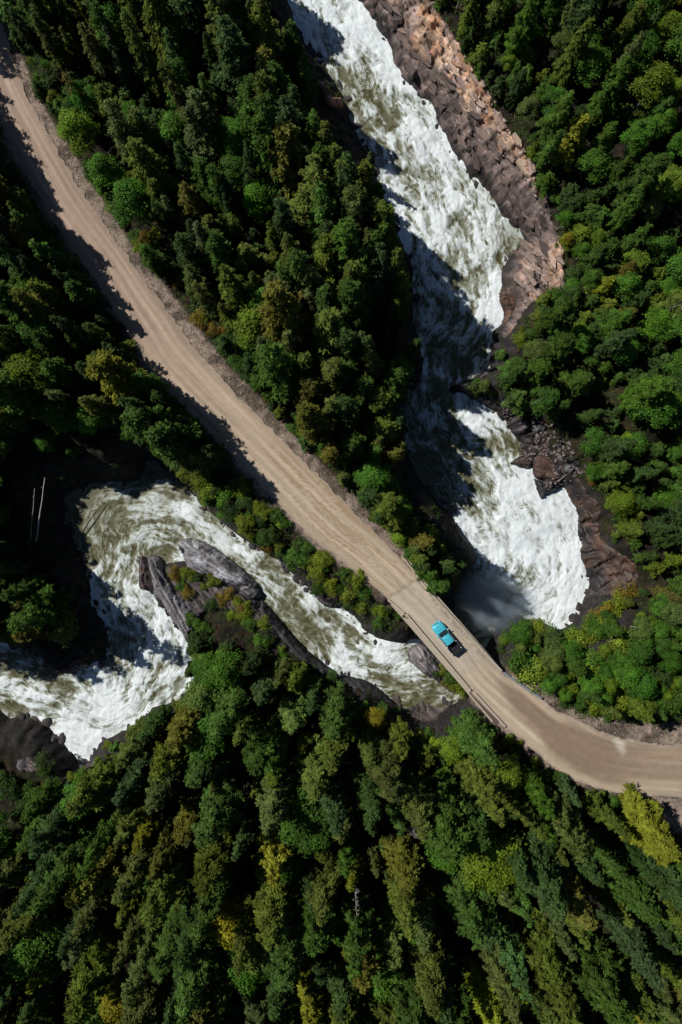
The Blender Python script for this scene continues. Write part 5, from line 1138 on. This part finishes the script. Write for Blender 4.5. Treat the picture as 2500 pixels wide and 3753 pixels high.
# bushes along the rim of the plunge pool
for k in range(900):
    u = random.uniform(1800, 2500); v = random.uniform(2240, 2680); x, y, _ = at(u, v, -2); z = float(lookup(GHm, x, y))
    if float(lookup(GDWm, x, y)) > .4 and float(lookup(GDRm, x, y)) > .5 and region(u, v, 9, 9) == 'D' and not samp(NOPL, u, v):
        h = random.uniform(2.2, 4.2); kd = random.choice(('shrub', 'shrub', 'broadleaf')); h0, rm = PROTO[kd][0][2:]; r = rm*h/h0*1.2
        if used.get('shrub', 0) > 75: kd = 'broadleaf'
        if used.get('broadleaf', 0) >= 330: break
        if free(x, y, r*.8) and crown_ok(x, y, z, h, r, False)[0] < .14:
            occupy(x, y, r*.8); plant(kd, x, y, z, h, random.choice((0, 1, 1, 3) if kd == 'shrub' else (0, 1, 1, 2)), 'D', sr=1.2)
# shrubs along edges and on the rock
sh_n = 0; g = random.Random(3)
for k in range(6000):
    if sh_n >= 280: break
    x = rng.uniform(-64, 64); y = rng.uniform(-95, 96); z = float(lookup(GHm, x, y)); dw = float(lookup(GDWm, x, y)); dr = float(lookup(GDRm, x, y))
    if dw < .5 or dr < .4: continue
    u, v = plan(x, y, z); rg = region(u, v, dr, dw)
    if samp(NOPL, u, v) or (rg == 'F' and g.random() < .75): continue
    if not (rg in 'SF' or dr < 5 or (dw < 7 and rg in 'ECD') or (rg == 'B' and dr < 7)): continue
    h = g.uniform(1.0, 2.3)*(1.3 if rg == 'S' else 1)*(1.15 if rg == 'D' else 1)
    r = 1.5*h/2.4
    if not free(x, y, r*1.0): continue
    b, s = crown_ok(x, y, z, h, r, False)
    if b > (.12 if rg in 'DE' else .02): continue
    occupy(x, y, r*1.0)
    wts = {'S': (4, 4, .6, 3), 'F': (2, 4, 2, 3), 'B': (5, 3, 1, 2)}.get(rg, (4, 3, 1, 3))
    plant('shrub', x, y, z, h, wpick(wts), rg, sr=g.uniform(.9, 1.4)); sh_n += 1
for i, (u, v, c) in enumerate([(650,2120,2),(665,2150,0),(690,2170,2),(720,2120,3),(745,2150,1),(840,2180,2),(870,2195,1),(890,2225,2),(780,2210,3),(850,2250,1),(700,2270,0),(740,2300,0),(720,2350,3),(640,2100,2),(680,2100,1)]):
    x, y, _ = at(u, v, -9.5); plant('shrub', x, y, float(water_z(np.array([[x, y]]))[0])+1.9, g.uniform(1.0, 2.3), c, 'F', sr=1.2)
# young conifers filling the gaps
sp_n = 0
for k in range(9000):
    if sp_n >= 290: break
    x = rng.uniform(-63, 63); y = rng.uniform(-95, 95); z = float(lookup(GHm, x, y)); dw = float(lookup(GDWm, x, y)); dr = float(lookup(GDRm, x, y))
    if dw < .7 or dr < .9: continue
    u, v = plan(x, y, z); rg = region(u, v, dr, dw)
    if samp(NOPL, u, v) or rg == 'F' or (rg == 'B' and dw < 10 and v < 1900) or (rg in 'AS' and k < 3500): continue
    h = g.uniform(3.0, 6.5) if rg != 'S' else g.uniform(2, 3.4); r = 1.4*h/5
    if shaded(x, y, z+h*.7) and k < 5000: continue
    if not free(x, y, r*1.0): continue
    b, s = crown_ok(x, y, z, h, r, True)
    if b > .1 or s > .1: continue
    occupy(x, y, r); plant('sapling', x, y, z, h, wpick((4, 3, 2)), rg, sr=g.uniform(.9, 1.4)); sp_n += 1
print('saplings', sp_n, used)
# bare snags and logs
def dead_tree(u, v, h, label, lean, mat='dead_wood', limbs=16, reach=2.4, cat='dead tree', name='dead_tree', z0=.3):
    x, y, _ = at(u, v, -1); z = float(lookup(GHm, x, y)); gg = np.random.default_rng(int(u+v))
    e = empty(name, (x, y, z)); e.rotation_euler = lean; tag(e, label, cat)
    tm = trunk_mesh(h, .018*h+.03, gg, .15); link('trunk', tm, e, M[mat])
    for i in range(limbs):
        t = gg.uniform(z0, .97); a = gg.uniform(0, 6.28); L = reach*(1.1-t*.6)*gg.uniform(.5, 1.1); mb = MB(); p0 = Vector((0, 0, t*h))
        p1 = p0+Vector((math.cos(a)*L*.6, math.sin(a)*L*.6, L*.3)); p2 = p1+Vector((math.cos(a+.3)*L*.4, math.sin(a+.3)*L*.4, L*.15)); mb.tube([p0, p1, p2], [.06, .04, .015], 5)
        for q in (-1, 1): mb.tube([p1, p1+Vector((math.cos(a+q*.9)*L*.35, math.sin(a+q*.9)*L*.35, L*.1))], [.03, .01], 4)
        mb.build('branch', M[mat], e)
dead_tree(1430, 1190, 7, 'bare grey snag with radiating twigs on the dark bank', (.0, .1, 0), limbs=26, reach=2.4)
dead_tree(2390, 3090, 17, 'bare white leaning trunk under the golden-green cedar', (-.22, .42, 0), 'pale_bark', 9, 2.2)
dead_tree(2330, 1180, 10, 'bare grey snag among the trees of the far slope', (.1, .2, 0), limbs=18, reach=3)
dead_tree(1300, 3160, 20, 'tall slender grey snag in the lower forest', (0, 0, 0), limbs=14, reach=1.6)
dead_tree(1500, 2960, 12, 'short grey dead tree with fine twigs in the lower forest', (.1, 0, 0), limbs=26, reach=2.2)
def log_between(a, b, za, zb, r, label, mat='pale_bark'):
    A = at(a[0], a[1], za); B = at(b[0], b[1], zb); e = empty('fallen_log', A); tag(e, label, 'log')
    n_ = 7; P_ = [Vector((np.array(B)-A)*k/(n_-1))+Vector((.05*math.sin(k*2), .05*math.cos(k), 0)) for k in range(n_)]
    MB().tube(P_, [r*(1-.55*k/(n_-1)) for k in range(n_)], 8).build('trunk', M[mat], e, True)
    mb = MB(); mb.tube([P_[3], P_[3]+Vector((.3, .5, .25))], [r*.35, .02], 5); mb.tube([P_[5], P_[5]+Vector((-.3, .4, .2))], [r*.3, .02], 5); mb.build('branch_stub', M[mat], e)
log_between((132,1985), (165,1752), -6.5, -2.0, .16, 'pale straight fallen trunk leaning above the river bend')
log_between((110,1990), (128,1790), -6.5, -2.5, .13, 'thinner dull fallen trunk beside the pale one above the river bend', 'dead_wood')
log_between((2042,1766), (2078,1738), -4.6, -4.2, .07, 'thin pale stick lying across the boulders by the chute')
log_between((1460,1840), (1590,1985), -3.0, -2.6, .12, 'grey log lying along the shaded bank above the white pool', 'dead_wood')
log_between((545,88), (620,92), 2.0, 2.6, .10, 'pale log lying between firs near the road')

# low undergrowth, one mass of leaves
okp = (GDW > 1.2) & (GDR > 1.0); okp &= ~samp(KEEP, PXG[:, 0], PXG[:, 1]) & (np.abs(PXG[:, 0]-1250) < 1400) & (np.abs(PXG[:, 1]-1876) < 2050)
uc = GP[okp]; uw = .25+1.6*sstep(6, 1, GDR[okp])+.8*sstep(.5, .62, n1[okp]); uc = uc[rng.choice(len(uc), 13000, p=uw/uw.sum())]+rng.uniform(-.3, .3, (13000, 2))
k = np.repeat(np.arange(len(uc)), 17); nn = len(k); rad = rng.uniform(.3, .9, len(uc))[k]
q = rng.normal(0, 1, (nn, 3)); q /= np.linalg.norm(q, axis=1)[:, None]; q[:, 2] = np.abs(q[:, 2])
Pz = np.stack([uc[k, 0], uc[k, 1], lookup(GHm2, uc[k, 0], uc[k, 1])], 1)+q*rad[:, None]*rng.uniform(.4, 1, (nn, 1))*np.array([1, 1, .8])
V, F, lf = cards(Pz, rng.normal(0, 1, (nn, 3)), q+np.array([0, 0, .8])+rng.normal(0, .3, (nn, 3)), rng.uniform(.16, .34, nn), rng.uniform(.12, .24, nn), rng.random(nn))
pal = np.array([(.036, .078, .014), (.045, .10, .014), (.075, .10, .016), (.12, .075, .02), (.027, .05, .014)])[rng.choice(5, len(uc), p=[.36, .28, .18, .06, .12])]
me = np_mesh('undergrowth', V, F, False, np.repeat(pal[k], 4, 0)); um, n, l, p = new_mat('undergrowth_leaves')
vc = N(n, 'ShaderNodeVertexColor'); vc.layer_name = 'Col'; l.new(vc.outputs[0], p.inputs['Base Color']); p.inputs['Roughness'].default_value = .7; p.inputs['Specular IOR Level'].default_value = .15
tag(link('undergrowth', me, None, um), 'low leafy undergrowth on the forest floor and road verges', 'undergrowth', kind='stuff')
